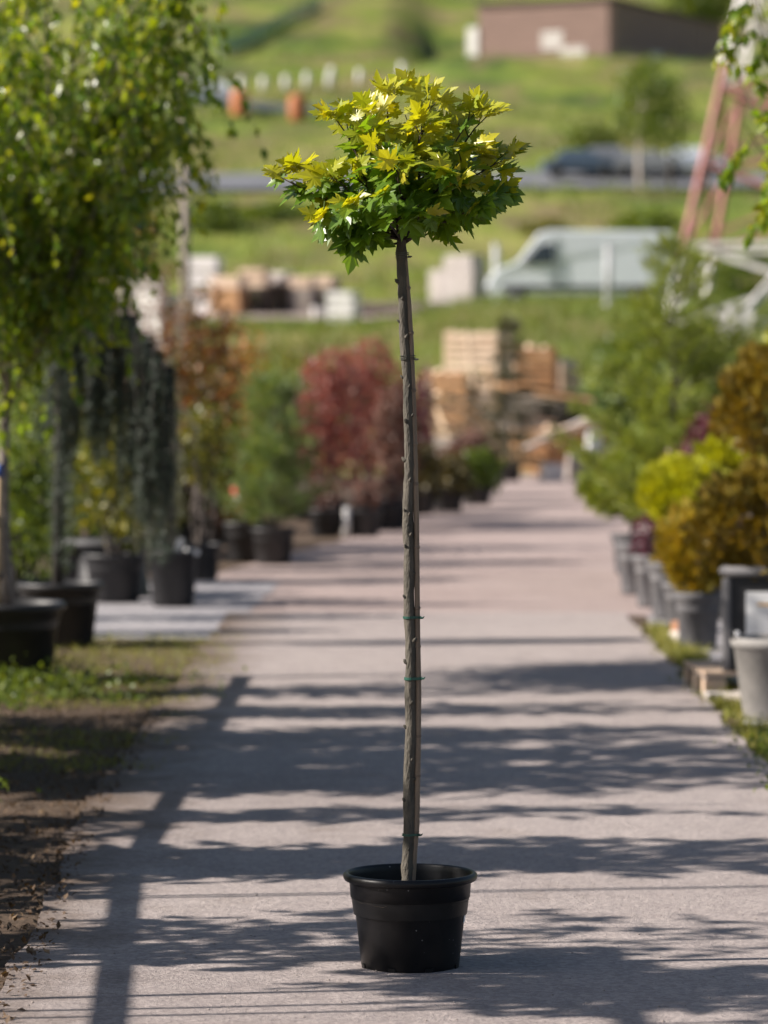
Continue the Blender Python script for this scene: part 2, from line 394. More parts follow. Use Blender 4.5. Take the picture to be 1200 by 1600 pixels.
class MB:
    def __init__(self):
        self.v, self.f = [], []

    def box(self, c, s, rot=None):
        i = len(self.v)
        h = Vector(s) / 2
        for dx in (-1, 1):
            for dy in (-1, 1):
                for dz in (-1, 1):
                    p = Vector((dx * h.x, dy * h.y, dz * h.z))
                    if rot is not None:
                        p = rot @ p
                    self.v.append(tuple(p + Vector(c)))
        for q in ((0, 1, 3, 2), (4, 6, 7, 5), (0, 4, 5, 1), (2, 3, 7, 6), (0, 2, 6, 4), (1, 5, 7, 3)):
            self.f.append(tuple(i + k for k in q))
        return self

    def bar(self, a, b, w, h=None):
        a, b = Vector(a), Vector(b)
        d = b - a
        q = d.to_track_quat('Y', 'Z').to_matrix()
        return self.box((a + b) / 2, (w, d.length, h or w), q)

    def tube(self, pts, rad, n=8, cap=True, bump=0.0):
        pts = [Vector(p) for p in pts]
        if not hasattr(rad, '__len__'):
            rad = [rad] * len(pts)
        i0 = len(self.v)
        ref = None
        for k, p in enumerate(pts):
            d = (pts[min(k + 1, len(pts) - 1)] - pts[max(k - 1, 0)]).normalized()
            if ref is None:
                ref = d.orthogonal().normalized()
            u = (ref - d * ref.dot(d)).normalized()
            ref = u
            w = d.cross(u)
            for j in range(n):
                a = 2 * math.pi * j / n
                r = rad[k] * (1 + (random.uniform(-bump, bump) if bump else 0))
                self.v.append(tuple(p + (u * math.cos(a) + w * math.sin(a)) * r))
        for k in range(len(pts) - 1):
            for j in range(n):
                a, b = i0 + k * n + j, i0 + k * n + (j + 1) % n
                self.f.append((a, b, b + n, a + n))
        if cap:
            self.f.append(tuple(i0 + j for j in reversed(range(n))))
            self.f.append(tuple(i0 + (len(pts) - 1) * n + j for j in range(n)))
        return self

    def lathe(self, prof, n=40, c=(0, 0, 0), rnd=None):
        i0 = len(self.v)
        for (r, z) in prof:
            for j in range(n):
                a = 2 * math.pi * j / n
                self.v.append((c[0] + r * math.cos(a), c[1] + r * math.sin(a), c[2] + z))
        for k in range(len(prof) - 1):
            for j in range(n):
                a, b = i0 + k * n + j, i0 + k * n + (j + 1) % n
                self.f.append((a, b, b + n, a + n))
        return self

    def poly(self, pts):
        i = len(self.v)
        self.v += [tuple(p) for p in pts]
        self.f.append(tuple(range(i, i + len(pts))))
        return self

    def mesh(self, name):
        me = bpy.data.meshes.new(name)
        me.from_pydata(self.v, [], self.f)
        me.update()
        return me

    def build(self, name, m, parent=None, smooth=False, bevel=0.0, loc=None, kind=None):
        me = self.mesh(name)
        return obj(name, me, m, parent, smooth, bevel, loc, kind)


def obj(name, me, m, parent=None, smooth=False, bevel=0.0, loc=None, kind=None):
    if isinstance(m, str):
        m = M[m]
    if m is not None and not me.materials:
        me.materials.append(m)
    o = bpy.data.objects.new(name, me)
    col.objects.link(o)
    if parent is not None:
        o.parent = parent
    if loc is not None:
        o.location = loc
    if smooth:
        me.polygons.foreach_set('use_smooth', [True] * len(me.polygons))
    if bevel:
        b = o.modifiers.new('bevel', 'BEVEL')
        b.width = bevel
        b.segments = 2
        b.limit_method = 'ANGLE'
        b.angle_limit = R(35)
    if kind:
        o['kind'] = kind
    return o


def nrm(a):
    return a / np.maximum(1e-9, np.linalg.norm(a, axis=-1, keepdims=True))


def scatter_mesh(name, tmpl, P, D, U, S):
    """copies of a small template (its +Y to D, its +Z towards U) joined in one mesh"""
    tv, tf = np.array(tmpl[0], float), tmpl[1]
    P, D, U = np.asarray(P, float), nrm(np.asarray(D, float)), np.asarray(U, float)
    S = np.asarray(S, float)
    X = nrm(np.cross(D, U))
    Z = np.cross(X, D)
    n, k = len(P), len(tv)
    V = (P[:, None, :] + S[:, None, None] * (tv[None, :, 0:1] * X[:, None, :] + tv[None, :, 1:2] * D[:, None, :] + tv[None, :, 2:3] * Z[:, None, :])).reshape(-1, 3)
    nf, fl = len(tf), len(tf[0])
    F = (np.array(tf)[None, :, :] + (np.arange(n) * k)[:, None, None]).reshape(-1, fl)
    me = bpy.data.meshes.new(name)
    me.vertices.add(len(V)); me.vertices.foreach_set('co', V.ravel())
    me.loops.add(F.size); me.loops.foreach_set('vertex_index', F.ravel().astype(np.int32))
    me.polygons.add(len(F)); me.polygons.foreach_set('loop_start', np.arange(0, F.size, fl, dtype=np.int32))
    me.update(calc_edges=True)
    return me


OVAL = ([(0, 0, 0), (0, .5, -.02), (0, 1, -.08), (-.31, .42, .09), (.31, .42, .09)], [(0, 1, 3), (1, 2, 3), (0, 4, 1), (1, 4, 2)])
NEEDLE = ([(0, 0, 0), (.035, .5, 0), (0, 1, 0), (-.035, .5, 0)], [(0, 1, 2, 3)])
BLADE = ([(-.04, 0, 0), (.04, 0, 0), (.03, .6, .05), (-.03, .6, .05), (0, 1, .2)], [(0, 1, 2), (0, 2, 3), (3, 2, 4)])


def brush_template(n=10, spread=0.75, w=0.035):
    v, f = [], []
    for j in range(n):
        a = 2 * math.pi * j / n + 0.3 * (j % 2)
        s = spread * (0.6 + 0.4 * ((j * 7) % 5) / 4)
        b = 0.25 * ((j * 3) % 4) / 3
        d = Vector((math.cos(a) * s, 1, math.sin(a) * s)).normalized()
        side = d.cross(Vector((math.cos(a + 1.3), 0.2, math.sin(a + 1.3)))).normalized() * w
        o = Vector((0, b, 0))
        i = len(v)
        v += [tuple(o), tuple(o + d * 0.5 + side), tuple(o + d), tuple(o + d * 0.5 - side)]
        f.append((i, i + 1, i + 2, i + 3))
    return v, f


def spray_template():
    v, f = [], []
    for a, l in ((-0.75, 0.65), (-0.4, 0.85), (0.0, 1.0), (0.4, 0.85), (0.75, 0.65)):
        d = Vector((math.sin(a), math.cos(a), 0.12 * abs(a)))
        s = Vector((math.cos(a), -math.sin(a), 0)) * 0.085
        i = len(v)
        m = d * l
        v += [(0, 0, 0), tuple(m * .55 + s), tuple(m), tuple(m * .55 - s)]
        f.append((i, i + 1, i + 2, i + 3))
    return v, f


BRUSH = brush_template()
BRUSH_SOFT = brush_template(12, 0.9, 0.03)
SPRAY = spray_template()


def rand_dirs(n):
    return nrm(rng.normal(size=(n, 3)))


def leaf_cloud(name, m, P, size, parent=None, tmpl=OVAL, up=0.8, droop=0.3, outward=None, kind='stuff', jitter=0.35):
    n = len(P)
    P = np.asarray(P)
    U = rand_dirs(n) + np.array([0, 0, up])
    D = rand_dirs(n) - np.array([0, 0, droop])
    if outward is not None:
        D = D + outward
    S = size * (1 + jitter * rng.uniform(-1, 1, n))
    me = scatter_mesh(name, tmpl, P, D, U, S)
    return obj(name, me, m, parent, kind=kind)


# ------------------------------------------------------------------ terrain
PROF_R = [(-60, 0), (62, 0), (88, 0.15), (98, 0.9), (122, 4.0), (150, 4.3), (165, 6.6), (200, 11.6), (208, 12.9), (240, 18.2), (250, 19.6), (284, 25.8), (318, 27.2), (400, 47), (600, 105), (900, 170), (1400, 200)]
PROF_L = [(-60, 0), (62, 0), (88, 0.1), (100, 0.9), (117, 3.0), (150, 4.25), (165, 6.6), (200, 11.6), (208, 12.9), (240, 18.2), (250, 19.6), (290, 25.0), (318, 30.5), (400, 47), (600, 105), (900, 170), (1400, 200)]


def terr(x, y):
    zr = np.interp(y, *zip(*PROF_R)); zl = np.interp(y, *zip(*PROF_L))
    t = min(1, max(0, (x + 1.5) / 4.0)); t = t * t * (3 - 2 * t)
    z = zl + (zr - zl) * t
    if y > 85:
        a = min(1, (y - 85) / 120)
        fl = 0.25 if (196 < y < 212 or 120 < y < 152 or 284 < y < 320) else 1.0
        z += fl * a * 1.1 * mnoise.noise(Vector((x * 0.05, y * 0.035, 3.1))) + fl * a * 0.45 * mnoise.noise(Vector((x * 0.19, y * 0.12, 9.7)))
    if y > 320:
        z += 0.00022 * (abs(x) ** 1.6)
    return float(z)


ys = sorted(set([-60, -30, 0, 20, 40, 55, 62, 70, 78, 84, 88] + list(range(90, 330, 2)) + list(range(330, 420, 6)) + list(range(420, 700, 20)) + list(range(700, 1401, 70))))
xs = sorted(set([-700, -500, -350, -250, -180, -130, -100, -80] + list(range(-65, 66, 2)) + [80, 100, 130, 180, 250, 350, 500, 700]))
mb = MB()
for yy in ys:
    for xx in xs:
        mb.v.append((xx, yy, terr(xx, yy)))
nx = len(xs)
for j in range(len(ys) - 1):
    for i in range(nx - 1):
        a = j * nx + i
        mb.f.append((a, a + 1, a + nx + 1, a + nx))
terrain = mb.build('hillside_terrain', 'hill_grass', smooth=True, kind='structure')


def sheet(name, left, right, z, m, res=0.25, wob=0.05):
    """flat strip between two polylines (x by y) with a slightly ragged edge"""
    y0, y1 = left[0][0], left[-1][0]
    n = max(2, int((y1 - y0) / res))
    b = MB()
    k = 8
    for i in range(n + 1):
        y = y0 + (y1 - y0) * i / n
        xl = float(np.interp(y, *zip(*left))) + wob * mnoise.noise(Vector((y * 2.3, z * 900, 1))) + wob * 0.6 * mnoise.noise(Vector((y * 9.1, z * 900, 4)))
        xr = float(np.interp(y, *zip(*right))) + wob * mnoise.noise(Vector((y * 2.1, z * 900, 11))) + wob * 0.6 * mnoise.noise(Vector((y * 8.3, z * 900, 14)))
        for j in range(k + 1):
            b.v.append((xl + (xr - xl) * j / k, y, z))
    for i in range(n):
        for j in range(k):
            a = i * (k + 1) + j
            b.f.append((a, a + 1, a + k + 2, a + k + 1))
    return b.build(name, m, kind='structure')


RL, RR = -1.36, 1.60                           # edges of the concrete
sheet('yard_ground', [(-20, -14), (92, -14)], [(-20, 16), (92, 16)], 0.005, 'soil_verge', 2.0, 0.0)
sheet('dirt_lane', [(27.0, -2.6), (33, -1.7), (40, -0.6), (50, 0.6), (70, 1.0), (90, 0.0)], [(27.0, 2.0), (40, 3.0), (50, 4.0), (70, 6.5), (90, 9.0)], 0.010, 'lane_dirt', 0.5, 0.15)
sheet('pot_standing_ground', [(12.0, 1.70), (31.0, 1.74)], [(12.0, 9.0), (31.0, 9.0)], 0.0095, 'mat_fabric', 0.4, 0.06)
sheet('cross_path', [(24.6, -6.5), (31.5, -6.5)], [(24.6, -1.30), (31.5, -1.1)], 0.0145, 'mat_fabric', 0.3, 0.05)
sheet('concrete_road', [(-8, -1.15), (12, -1.22), (15, -1.36), (27.2, RL)], [(-8, RR + .1), (27.2, RR)], 0.020, 'road_concrete', 0.2, 0.06)
ROADZ = 0.020

# hill roads
for (y0, y1, x0, x1, nm) in ((199.5, 207.5, -60, 60, 'hill_road'), (128, 146, -60, 0.5, 'terrace_road')):
    b = MB()
    n = 60
    for i in range(n + 1):
        x = x0 + (x1 - x0) * i / n
        for j in range(7):
            y = y0 + (y1 - y0) * j / 6
            b.v.append((x, y, terr(x, y) + 0.22))
    for i in range(n):
        for j in range(6):
            a = i * 7 + j
            b.f.append((a, a + 7, a + 8, a + 1))
    b.build(nm, 'asphalt' if nm == 'hill_road' else 'lane_dirt', smooth=True, kind='structure')


# ------------------------------------------------------------------ potted plants: pot
def pot_profile(rt, rb, h, lip):
    return [(0.0, 0.004), (rb * 0.97, 0.004), (rb, 0.012), (rt * 0.88 * 0.86 + rb * 0.14, h * 0.78), (rt * 0.90, h * 0.785), (rt * 0.905, h - lip * 1.5),
            (rt * 0.955, h - lip * 1.25), (rt * 0.99, h - lip * 0.95), (rt, h - lip * 0.5), (rt * 0.985, h - lip * 0.12), (rt * 0.955, h), (rt * 0.92, h - lip * 0.15),
            (rt * 0.895, h - lip * 0.6), (rt * 0.86, h * 0.72), (rt * 0.80, h * 0.55)]


def pot(parent, rt, h, m='pot_dark', rb=None, soil=True, n=36, square=False):
    rb = rb or rt * 0.74
    b = MB().lathe(pot_profile(rt, rb, h, 0.09 * h), n)
    p = b.build('pot', m, parent, smooth=True)
    if soil:
        s = MB()
        rs = rt * 0.85
        s.v.append((0, 0, h * 0.84))
        for k in range(1, 5):
            for j in range(24):
                a = 2 * math.pi * j / 24
                s.v.append((rs * k / 4 * math.cos(a), rs * k / 4 * math.sin(a), h * 0.82 + random.uniform(-.008, .012)))
        for j in range(24):
            s.f.append((0, 1 + j, 1 + (j + 1) % 24))
            for k in range(3):
                a, c = 1 + k * 24 + j, 1 + k * 24 + (j + 1) % 24
                s.f.append((a, a + 24, c + 24, c))
        s.build('soil', 'soil', parent, smooth=True)
    return p


# ================================================================== the maple in the middle of the road
TY = 11.0
base = gp(641, 1523); base = Vector((base.x, TY, ROADZ))
PX = FPX / TY
maple = thing('potted_maple_tree', base, 'slender globe maple on a tall bare stem in a black pot on the concrete', 'tree')


def ml(px, py, dy=0.0):                        # photo point -> local to the maple's base
    p = at(px, py, TY + dy)
    return p - base


# pot, with a rolled lip and a stepped collar
rt = 0.2035
H = 0.285
prof = [(0.0, 0.006), (0.140, 0.006), (0.1465, 0.0), (0.149, 0.006), (0.171, 0.205), (0.1735, 0.2085), (0.1815, 0.211), (0.1845, 0.257), (0.186, 0.260), (0.193, 0.259), (0.1995, 0.2625), (0.2030, 0.2685),
        (0.2035, 0.2745), (0.2015, 0.2805), (0.1965, 0.2845), (0.191, 0.285), (0.1865, 0.2825), (0.184, 0.277), (0.183, 0.262), (0.178, 0.205), (0.172, 0.16)]
mpot = MB().lathe(prof, 96).build('pot', 'pot_black', maple, smooth=True)
s = MB()
s.v.append((0, 0, 0.2))
for k in range(1, 7):
    for j in range(40):
        a = 2 * math.pi * j / 40
        s.v.append((0.179 * k / 6 * math.cos(a), 0.179 * k / 6 * math.sin(a), 0.205 + random.uniform(-.006, .006)))
for j in range(40):
    s.f.append((0, 1 + j, 1 + (j + 1) % 40))
    for k in range(5):
        a, c = 1 + k * 40 + j, 1 + k * 40 + (j + 1) % 40
        s.f.append((a, a + 40, c + 40, c))
s.build('soil', 'soil', maple, smooth=True)
# drainage feet under the base edge
for a in (R(-112), R(-68), R(-20), R(200), R(110), R(60)):
    b = MB()
    pts = []
    for (r_, z_) in ((0.147, -0.004), (0.1515, -0.004), (0.1525, 0.012), (0.147, 0.012)):
        pts.append((r_, z_))
    n = 6
    for i in range(n + 1):
        t = a + (i / n - .5) * 0.16
        for (r_, z_) in pts:
            b.v.append((r_ * math.cos(t), r_ * math.sin(t), z_))
    for i in range(n):
        for j in range(4):
            q = i * 4 + j; q2 = i * 4 + (j + 1) % 4
            b.f.append((q, q2, q2 + 4, q + 4))
    b.f += [(0, 1, 2, 3), tuple(n * 4 + k for k in (3, 2, 1, 0))]
    b.build('drain_foot', 'pot_black', mpot)
# white sticker wrapped on the side of the pot
b = MB()
for i in range(7):
    t = R(-14) + i / 6 * R(38)
    for z_ in (0.135, 0.192):
        r_ = 0.149 + (z_ - .006) / .199 * 0.022 + 0.0016
        b.v.append((r_ * math.cos(t), r_ * math.sin(t), z_))
for i in range(6):
    b.f.append((2 * i, 2 * i + 2, 2 * i + 3, 2 * i + 1))
st = b.build('sticker', 'paper', mpot, smooth=True)
st['label'] = 'white paper sticker on the side of the pot'

# trunk
tp = [(639, 1425, .021), (638, 1380, .0200), (638, 1345, .0195), (639, 1300, .0190), (640, 1220, .0182), (642, 1130, .0178), (642, 1040, .0174), (640, 965, .0170), (639, 880, .0168),
      (638, 800, .0172), (639, 740, .0162), (640, 680, .0160), (637, 600, .0158), (633, 540, .0158), (631, 495, .0157), (629, 450, .0160), (628, 410, .0165), (628, 388, .0160), (628, 370, .0135)]
pts, rad = [], []
for i in range(len(tp) - 1):
    for k in range(4):
        t = k / 4
        x = tp[i][0] * (1 - t) + tp[i + 1][0] * t; y = tp[i][1] * (1 - t) + tp[i + 1][1] * t
        r_ = (tp[i][2] * (1 - t) + tp[i + 1][2] * t) * (1 + 0.05 * math.sin(y * .21) + 0.03 * math.sin(y * .53 + 1))
        pts.append(ml(x + 0.8 * math.sin(y * .045), y)); rad.append(r_)
pts += [ml(628, 370), ml(631, 345), ml(628, 318), ml(633, 285), ml(630, 250)]; rad += [.0135, .0105, .008, .006, .004]
trunk = MB().tube(pts, rad, 14, bump=0.035).build('trunk', 'bark_maple', maple, smooth=True)
for (px, py, side) in ((630, 442, -1), (636, 468, 0), (626, 505, -1), (632, 528, .4), (629, 592, -1), (637, 606, .3), (641, 652, .6), (633, 660, -.6), (634, 720, -1), (640, 752, .3), (635, 800, -.7), (639, 806, .2), (640, 838, .4), (636, 856, -.6),
                       (645, 1002, .8), (634, 1036, -1), (641, 1100, .2), (634, 1138, -1), (641, 1190, .3), (645, 1220, .8), (634, 1252, -.9), (640, 1330, 0), (645, 900, .8), (633, 935, -.9)):
    yx = float(np.interp(py, [t[1] for t in reversed(tp)], [t[0] for t in reversed(tp)]))
    ang = math.asin(max(-1, min(1, side * .95)))
    c = ml(yx, py)
    ks = random.uniform(.55, 1.1)
    d = Vector((math.sin(ang), -math.cos(ang), 0.25)) * (.80 + .12 * ks)
    k = MB().tube([c + d * .010, c + d * .0175, c + d * .022 + Vector((0, 0, .003)), c + d * .0255 + Vector((0, 0, .006))], [.0085 * ks, .0072 * ks, .005 * ks, .0015], 7, bump=.15)
    k.build('bark_knot', 'bark_maple', trunk, smooth=True)
# cane beside the trunk
sp_ = [(643, 1425), (644.5, 1380), (648, 1325), (651, 1290), (653, 1180), (654, 1080), (652.5, 990), (651.5, 900), (651, 820), (648.5, 720), (646.5, 640), (643, 540), (638.5, 470), (634, 415), (632.5, 392)]
pts = [ml(x, y, -.004) for x, y in sp_]
stake = MB().tube(pts, [.0088] * 6 + [.0082] * 4 + [.0075] * 3 + [.0068] * 2, 10, bump=.02).build('bamboo_cane', 'bamboo', maple, smooth=True)
for py in (1300, 1212, 1150, 1010, 950, 855, 756, 694, 610, 520, 450):
    x = float(np.interp(py, [q[1] for q in reversed(sp_)], [q[0] for q in reversed(sp_)]))
    c = ml(x, py, -.004)
    MB().tube([c + Vector((0, 0, -.006)), c, c + Vector((0, 0, .006))], [.0078, .0104, .0078], 10, cap=False).build('cane_joint', 'bamboo', stake, smooth=True)
# ties
def tie(py, m, w, name, rows=1):
    x0 = float(np.interp(py, [t[1] for t in reversed(tp)], [t[0] for t in reversed(tp)]))
    x1 = float(np.interp(py, [q[1] for q in reversed(sp_)], [q[0] for q in reversed(sp_)]))
    a, c = ml(x0, py), ml(x1, py, -.004)
    r1, r2 = .0205, .0115
    for k in range(rows):
        b = MB()
        loop = []
        for j in range(13):
            t = R(90) + math.pi * j / 12
            loop.append(a + Vector((math.cos(t) * r1, math.sin(t) * r1, 0)))
        for j in range(9):
            t = R(-90) + math.pi * j / 8
            loop.append(c + Vector((math.cos(t) * r2, math.sin(t) * r2, random.uniform(-.001, .001))))
        loop.append(loop[0])
        dz = Vector((0, 0, w))
        off = Vector((0, 0, k * w * 2.6 + random.uniform(-.001, .001)))
        for p in loop:
            b.v += [tuple(p + off), tuple(p + dz + off)]
        for j in range(len(loop) - 1):
            b.f.append((2 * j, 2 * j + 2, 2 * j + 3, 2 * j + 1))
        o = b.build(name, m, maple)
        md = o.modifiers.new('solid', 'SOLIDIFY'); md.thickness = .0022
    k = MB().tube([c + Vector((.009, -.008, w * .5)), c + Vector((.016, -.011, w * .5)), c + Vector((.021, -.012, w * 1.2))], [.004, .003, .001], 6)
    k.build('tie_knot', m, maple)
tie(1306, 'tie_green', .007, 'tie_band')
tie(1062, 'tie_green', .008, 'tie_band')
tie(967, 'tie_green', .007, 'tie_band')
tie(562, 'wire', .002, 'wire_tie', 3)
tie(402, 'wire', .0025, 'wire_tie', 3)

# maple leaf
half = [(0.0, 0.0), (0.13, -0.09), (0.36, -0.10), (0.30, 0.03), (0.45, 0.09), (0.30, 0.17), (0.52, 0.27), (0.68, 0.50), (0.47, 0.43), (0.42, 0.53), (0.27, 0.42), (0.19, 0.45), (0.33, 0.70), (0.20, 0.69), (0.15, 0.82), (0.0, 1.04)]
mv = [(0.0, 0.30)] + half + [(-x, y) for x, y in reversed(half[1:-1])]


def maple_leaf_mesh(name, fold, droop, curl):
    b = MB()
    for (x, y) in mv:
        z = fold * abs(x) - droop * y * y * 0.5 - curl * x * x + 0.02 * math.sin(9 * x + 5 * y)
        b.v.append((x, y, z))
    n = len(mv)
    for i in range(1, n):
        b.f.append((0, i if True else 0, i % (n - 1) + 1))
    # petiole
    i = len(b.v)
    b.v += [(-.012, .02, 0), (.012, .02, 0), (.010, -.55, .10), (-.010, -.55, .10)]
    b.f.append((i, i + 3, i + 2, i + 1))
    return b.mesh(name)


leaf_meshes = []
for mi, mm in enumerate(('leaf_maple', 'leaf_maple_young')):
    row = []
    for k in range(5):
        me = maple_leaf_mesh('maple_leaf_blade', [.25, .12, .4, .3, .05][k], [.25, .45, .1, .7, .3][k], [.3, .5, .2, .6, .1][k])
        me.materials.append(M[mm])
        row.append(me)
    leaf_meshes.append(row)

# limbs: (end point in photo px, depth offset, start height px, sag)
limbs = [(422, 276, -.05, 0, .1), (455, 268, .06, 0, .1), (500, 272, -.10, 0, .1), (540, 268, -.04, 0, .1), (508, 166, -.03, 0, 0), (548, 152, .05, 0, 0), (578, 165, -.10, 0, 0), (566, 212, -.14, 0, 0),
         (606, 142, -.02, 0, 0), (642, 132, .06, 0, 0), (682, 138, -.06, 0, 0), (655, 178, -.20, 0, 0), (700, 196, .08, 0, 0), (750, 172, -.04, 0, .05), (778, 176, .02, 0, .1),
         (792, 243, -.02, 0, .1), (776, 262, .10, 0, .1), (745, 228, -.10, 0, .1), (782, 298, -.05, 0, .15), (745, 325, -.15, 0, .15), (700, 345, .02, 0, .15), (665, 335, -.24, 0, .1),
         (560, 366, -.04, 0, .15), (496, 335, -.10, 0, .15), (540, 318, -.18, 0, .1), (592, 318, -.26, 0, .1), (630, 262, -.28, 0, 0), (700, 268, -.24, 0, .1),
         (640, 215, .20, 0, 0), (725, 258, .20, 0, .1), (590, 285, .2, 0, .1), (670, 310, .24, 0, .1), (730, 290, -.18, 0, .1), (640, 240, -.12, 0, 0), (600, 250, -.16, 0, 0)]
leafpts = []
for li, (ex, ey, dep, sy, sag) in enumerate(limbs):
    a = ml(629, random.choice((376, 366, 352, 335, 318)) if ey < 260 else random.choice((378, 370, 360, 345)))
    e = a.lerp(ml(ex, ey, dep), .93)
    L_ = (e - a).length
    n = 8
    P_ = []
    w1 = Vector((random.uniform(-.02, .02), random.uniform(-.02, .02), 0))
    for k in range(n + 1):
        t = k / n
        p = a.lerp(e, t)
        p += Vector((0, 0, -sag * .10 * L_ * math.sin(math.pi * t) if sag > 0 else .0))
        p += w1 * math.sin(math.pi * t * 1.7) + Vector((0, 0, .01 * math.sin(t * 7 + li)))
        P_.append(p)
    r0 = .0030 + .0032 * min(1, L_ / .45)
    MB().tube(P_, [r0 * (1 - .72 * k / n) for k in range(n + 1)], 7).build('branch', 'bark_twig', maple, smooth=True)
    # twigs with leaf pairs
    nt = 5 if L_ > .3 else 4
    for q in range(nt + 1):
        t = 1.0 if q == nt else 0.45 + 0.53 * q / nt + random.uniform(-.05, .05)
        f = t * n
        i = min(n - 1, int(f))
        p0 = P_[i].lerp(P_[i + 1], f - i)
        bd = (P_[i + 1] - P_[i]).normalized()
        d = (bd * .6 + Vector((random.uniform(-.8, .8), random.uniform(-.8, .8), random.uniform(-.1, .7)))).normalized()
        tl = random.uniform(.02, .05) if q < nt else .012
        p1 = p0 + d * tl
        if q < nt:
            leafpts.append((None, p0, p1))
        nl = random.choice((2, 3, 3)) if q < nt else 6
        for j in range(nl):
            az = random.uniform(0, 2 * math.pi)
            ld = (d * .35 + bd * .25 + Vector((math.cos(az), math.sin(az), random.uniform(-.55, .25)))).normalized()
            leafpts.append((p1 + ld * .022 + Vector((0, 0, random.uniform(-.012, .012))), ld, t))
tw = MB()
for item in leafpts:
    if item[0] is None:
        tw.tube([item[1], item[1].lerp(item[2], .5) + Vector((0, 0, .003)), item[2]], [.0022, .0018, .0014], 5, cap=False)
tw.build('twigs', 'bark_twig', maple, smooth=True, kind='stuff')
leaves = [it for it in leafpts if it[0] is not None]
random.shuffle(leaves)
leaves.sort(key=lambda it: it[0].y)            # those that show largest first
rest = {0: [], 1: []}
# a few leaves hang low below the crown
for (px, py, dy) in ((551, 398, -.05), (560, 380, -.03), (540, 372, -.06), (572, 368, -.08), (676, 362, -.05), (700, 366, -.08), (598, 362, .05), (545, 352, -.1), (648, 356, -.12), (618, 345, -.15), (560, 330, -.16), (505, 352, -.1)):
    leaves.insert(0, (ml(px, py - 16, dy), Vector((random.uniform(-.3, .3), -.35, -1)).normalized(), .3))
nleaf = 0
low_z = ml(628, 350).z; stem_x = ml(628, 370).x
for (p, ld, t) in leaves:
    hgt = p.z
    if t != .3 and hgt < low_z and abs(p.x - stem_x) < .075: continue
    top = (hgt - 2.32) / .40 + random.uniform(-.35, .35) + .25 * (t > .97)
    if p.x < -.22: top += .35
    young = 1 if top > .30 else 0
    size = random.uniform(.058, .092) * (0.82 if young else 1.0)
    up = Vector((random.uniform(-.7, .5) - .25, random.uniform(-1.1, .25), random.uniform(.35, 1.0)))
    if young: ld = (ld + Vector((0, 0, .35))).normalized()
    elif hgt < 2.40: ld = (ld + Vector((0, -.1, -random.uniform(.0, .8)))).normalized()
    up = (up - ld * up.dot(ld)).normalized()
    X_ = ld.cross(up).normalized()
    Z_ = X_.cross(ld)
    Mx = Matrix((X_, ld, Z_)).transposed().to_4x4()
    Mx.translation = p
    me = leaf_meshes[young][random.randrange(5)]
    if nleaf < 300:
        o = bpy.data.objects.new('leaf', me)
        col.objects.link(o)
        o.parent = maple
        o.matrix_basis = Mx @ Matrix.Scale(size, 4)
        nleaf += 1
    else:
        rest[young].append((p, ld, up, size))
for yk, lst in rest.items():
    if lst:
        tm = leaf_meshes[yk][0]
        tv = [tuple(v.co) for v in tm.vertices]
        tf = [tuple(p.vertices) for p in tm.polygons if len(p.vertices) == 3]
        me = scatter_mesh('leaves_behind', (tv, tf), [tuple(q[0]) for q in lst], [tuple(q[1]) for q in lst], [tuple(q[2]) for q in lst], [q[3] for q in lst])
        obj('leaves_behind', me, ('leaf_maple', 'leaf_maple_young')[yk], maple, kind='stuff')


# ================================================================== plant builders
def limb_points(a, e, n=8, sag=0.0, wob=0.04):
    a, e = Vector(a), Vector(e)
    L_ = (e - a).length
    w = Vector((random.uniform(-1, 1), random.uniform(-1, 1), random.uniform(-.3, .3))) * wob * L_
    return [a.lerp(e, k / n) + w * math.sin(math.pi * k / n * 1.6) + Vector((0, 0, -sag * L_ * (k / n) ** 2)) for k in range(n + 1)]


def sub_objects(parent, name, tmpl, m, P, D, U, S, nmax, order):
    """the nmax pieces that show largest become leaf objects, the others one joined part"""
    idx = np.argsort(order)
    meb = MB(); meb.v = [tuple(v) for v in tmpl[0]]; meb.f = [tuple(f) for f in tmpl[1]]
    me = meb.mesh(name + '_blade'); me.materials.append(M[m])
    D = nrm(np.asarray(D)); U = np.asarray(U)
    X = nrm(np.cross(D, U)); Z = np.cross(X, D)
    for i in idx[:nmax]:
        o = bpy.data.objects.new(name, me)
        col.objects.link(o); o.parent = parent
        Mx = Matrix(((X[i][0], D[i][0], Z[i][0], 0), (X[i][1], D[i][1], Z[i][1], 0), (X[i][2], D[i][2], Z[i][2], 0), (0, 0, 0, 1)))
        Mx = Mx @ Matrix.Scale(float(S[i]), 4)
        Mx.translation = Vector(P[i])
        o.matrix_basis = Mx
    r_ = idx[nmax:]
    if len(r_):
        obj('foliage', scatter_mesh('foliage', tmpl, np.asarray(P)[r_], D[r_], U[r_], np.asarray(S)[r_]), m, parent, kind='stuff')


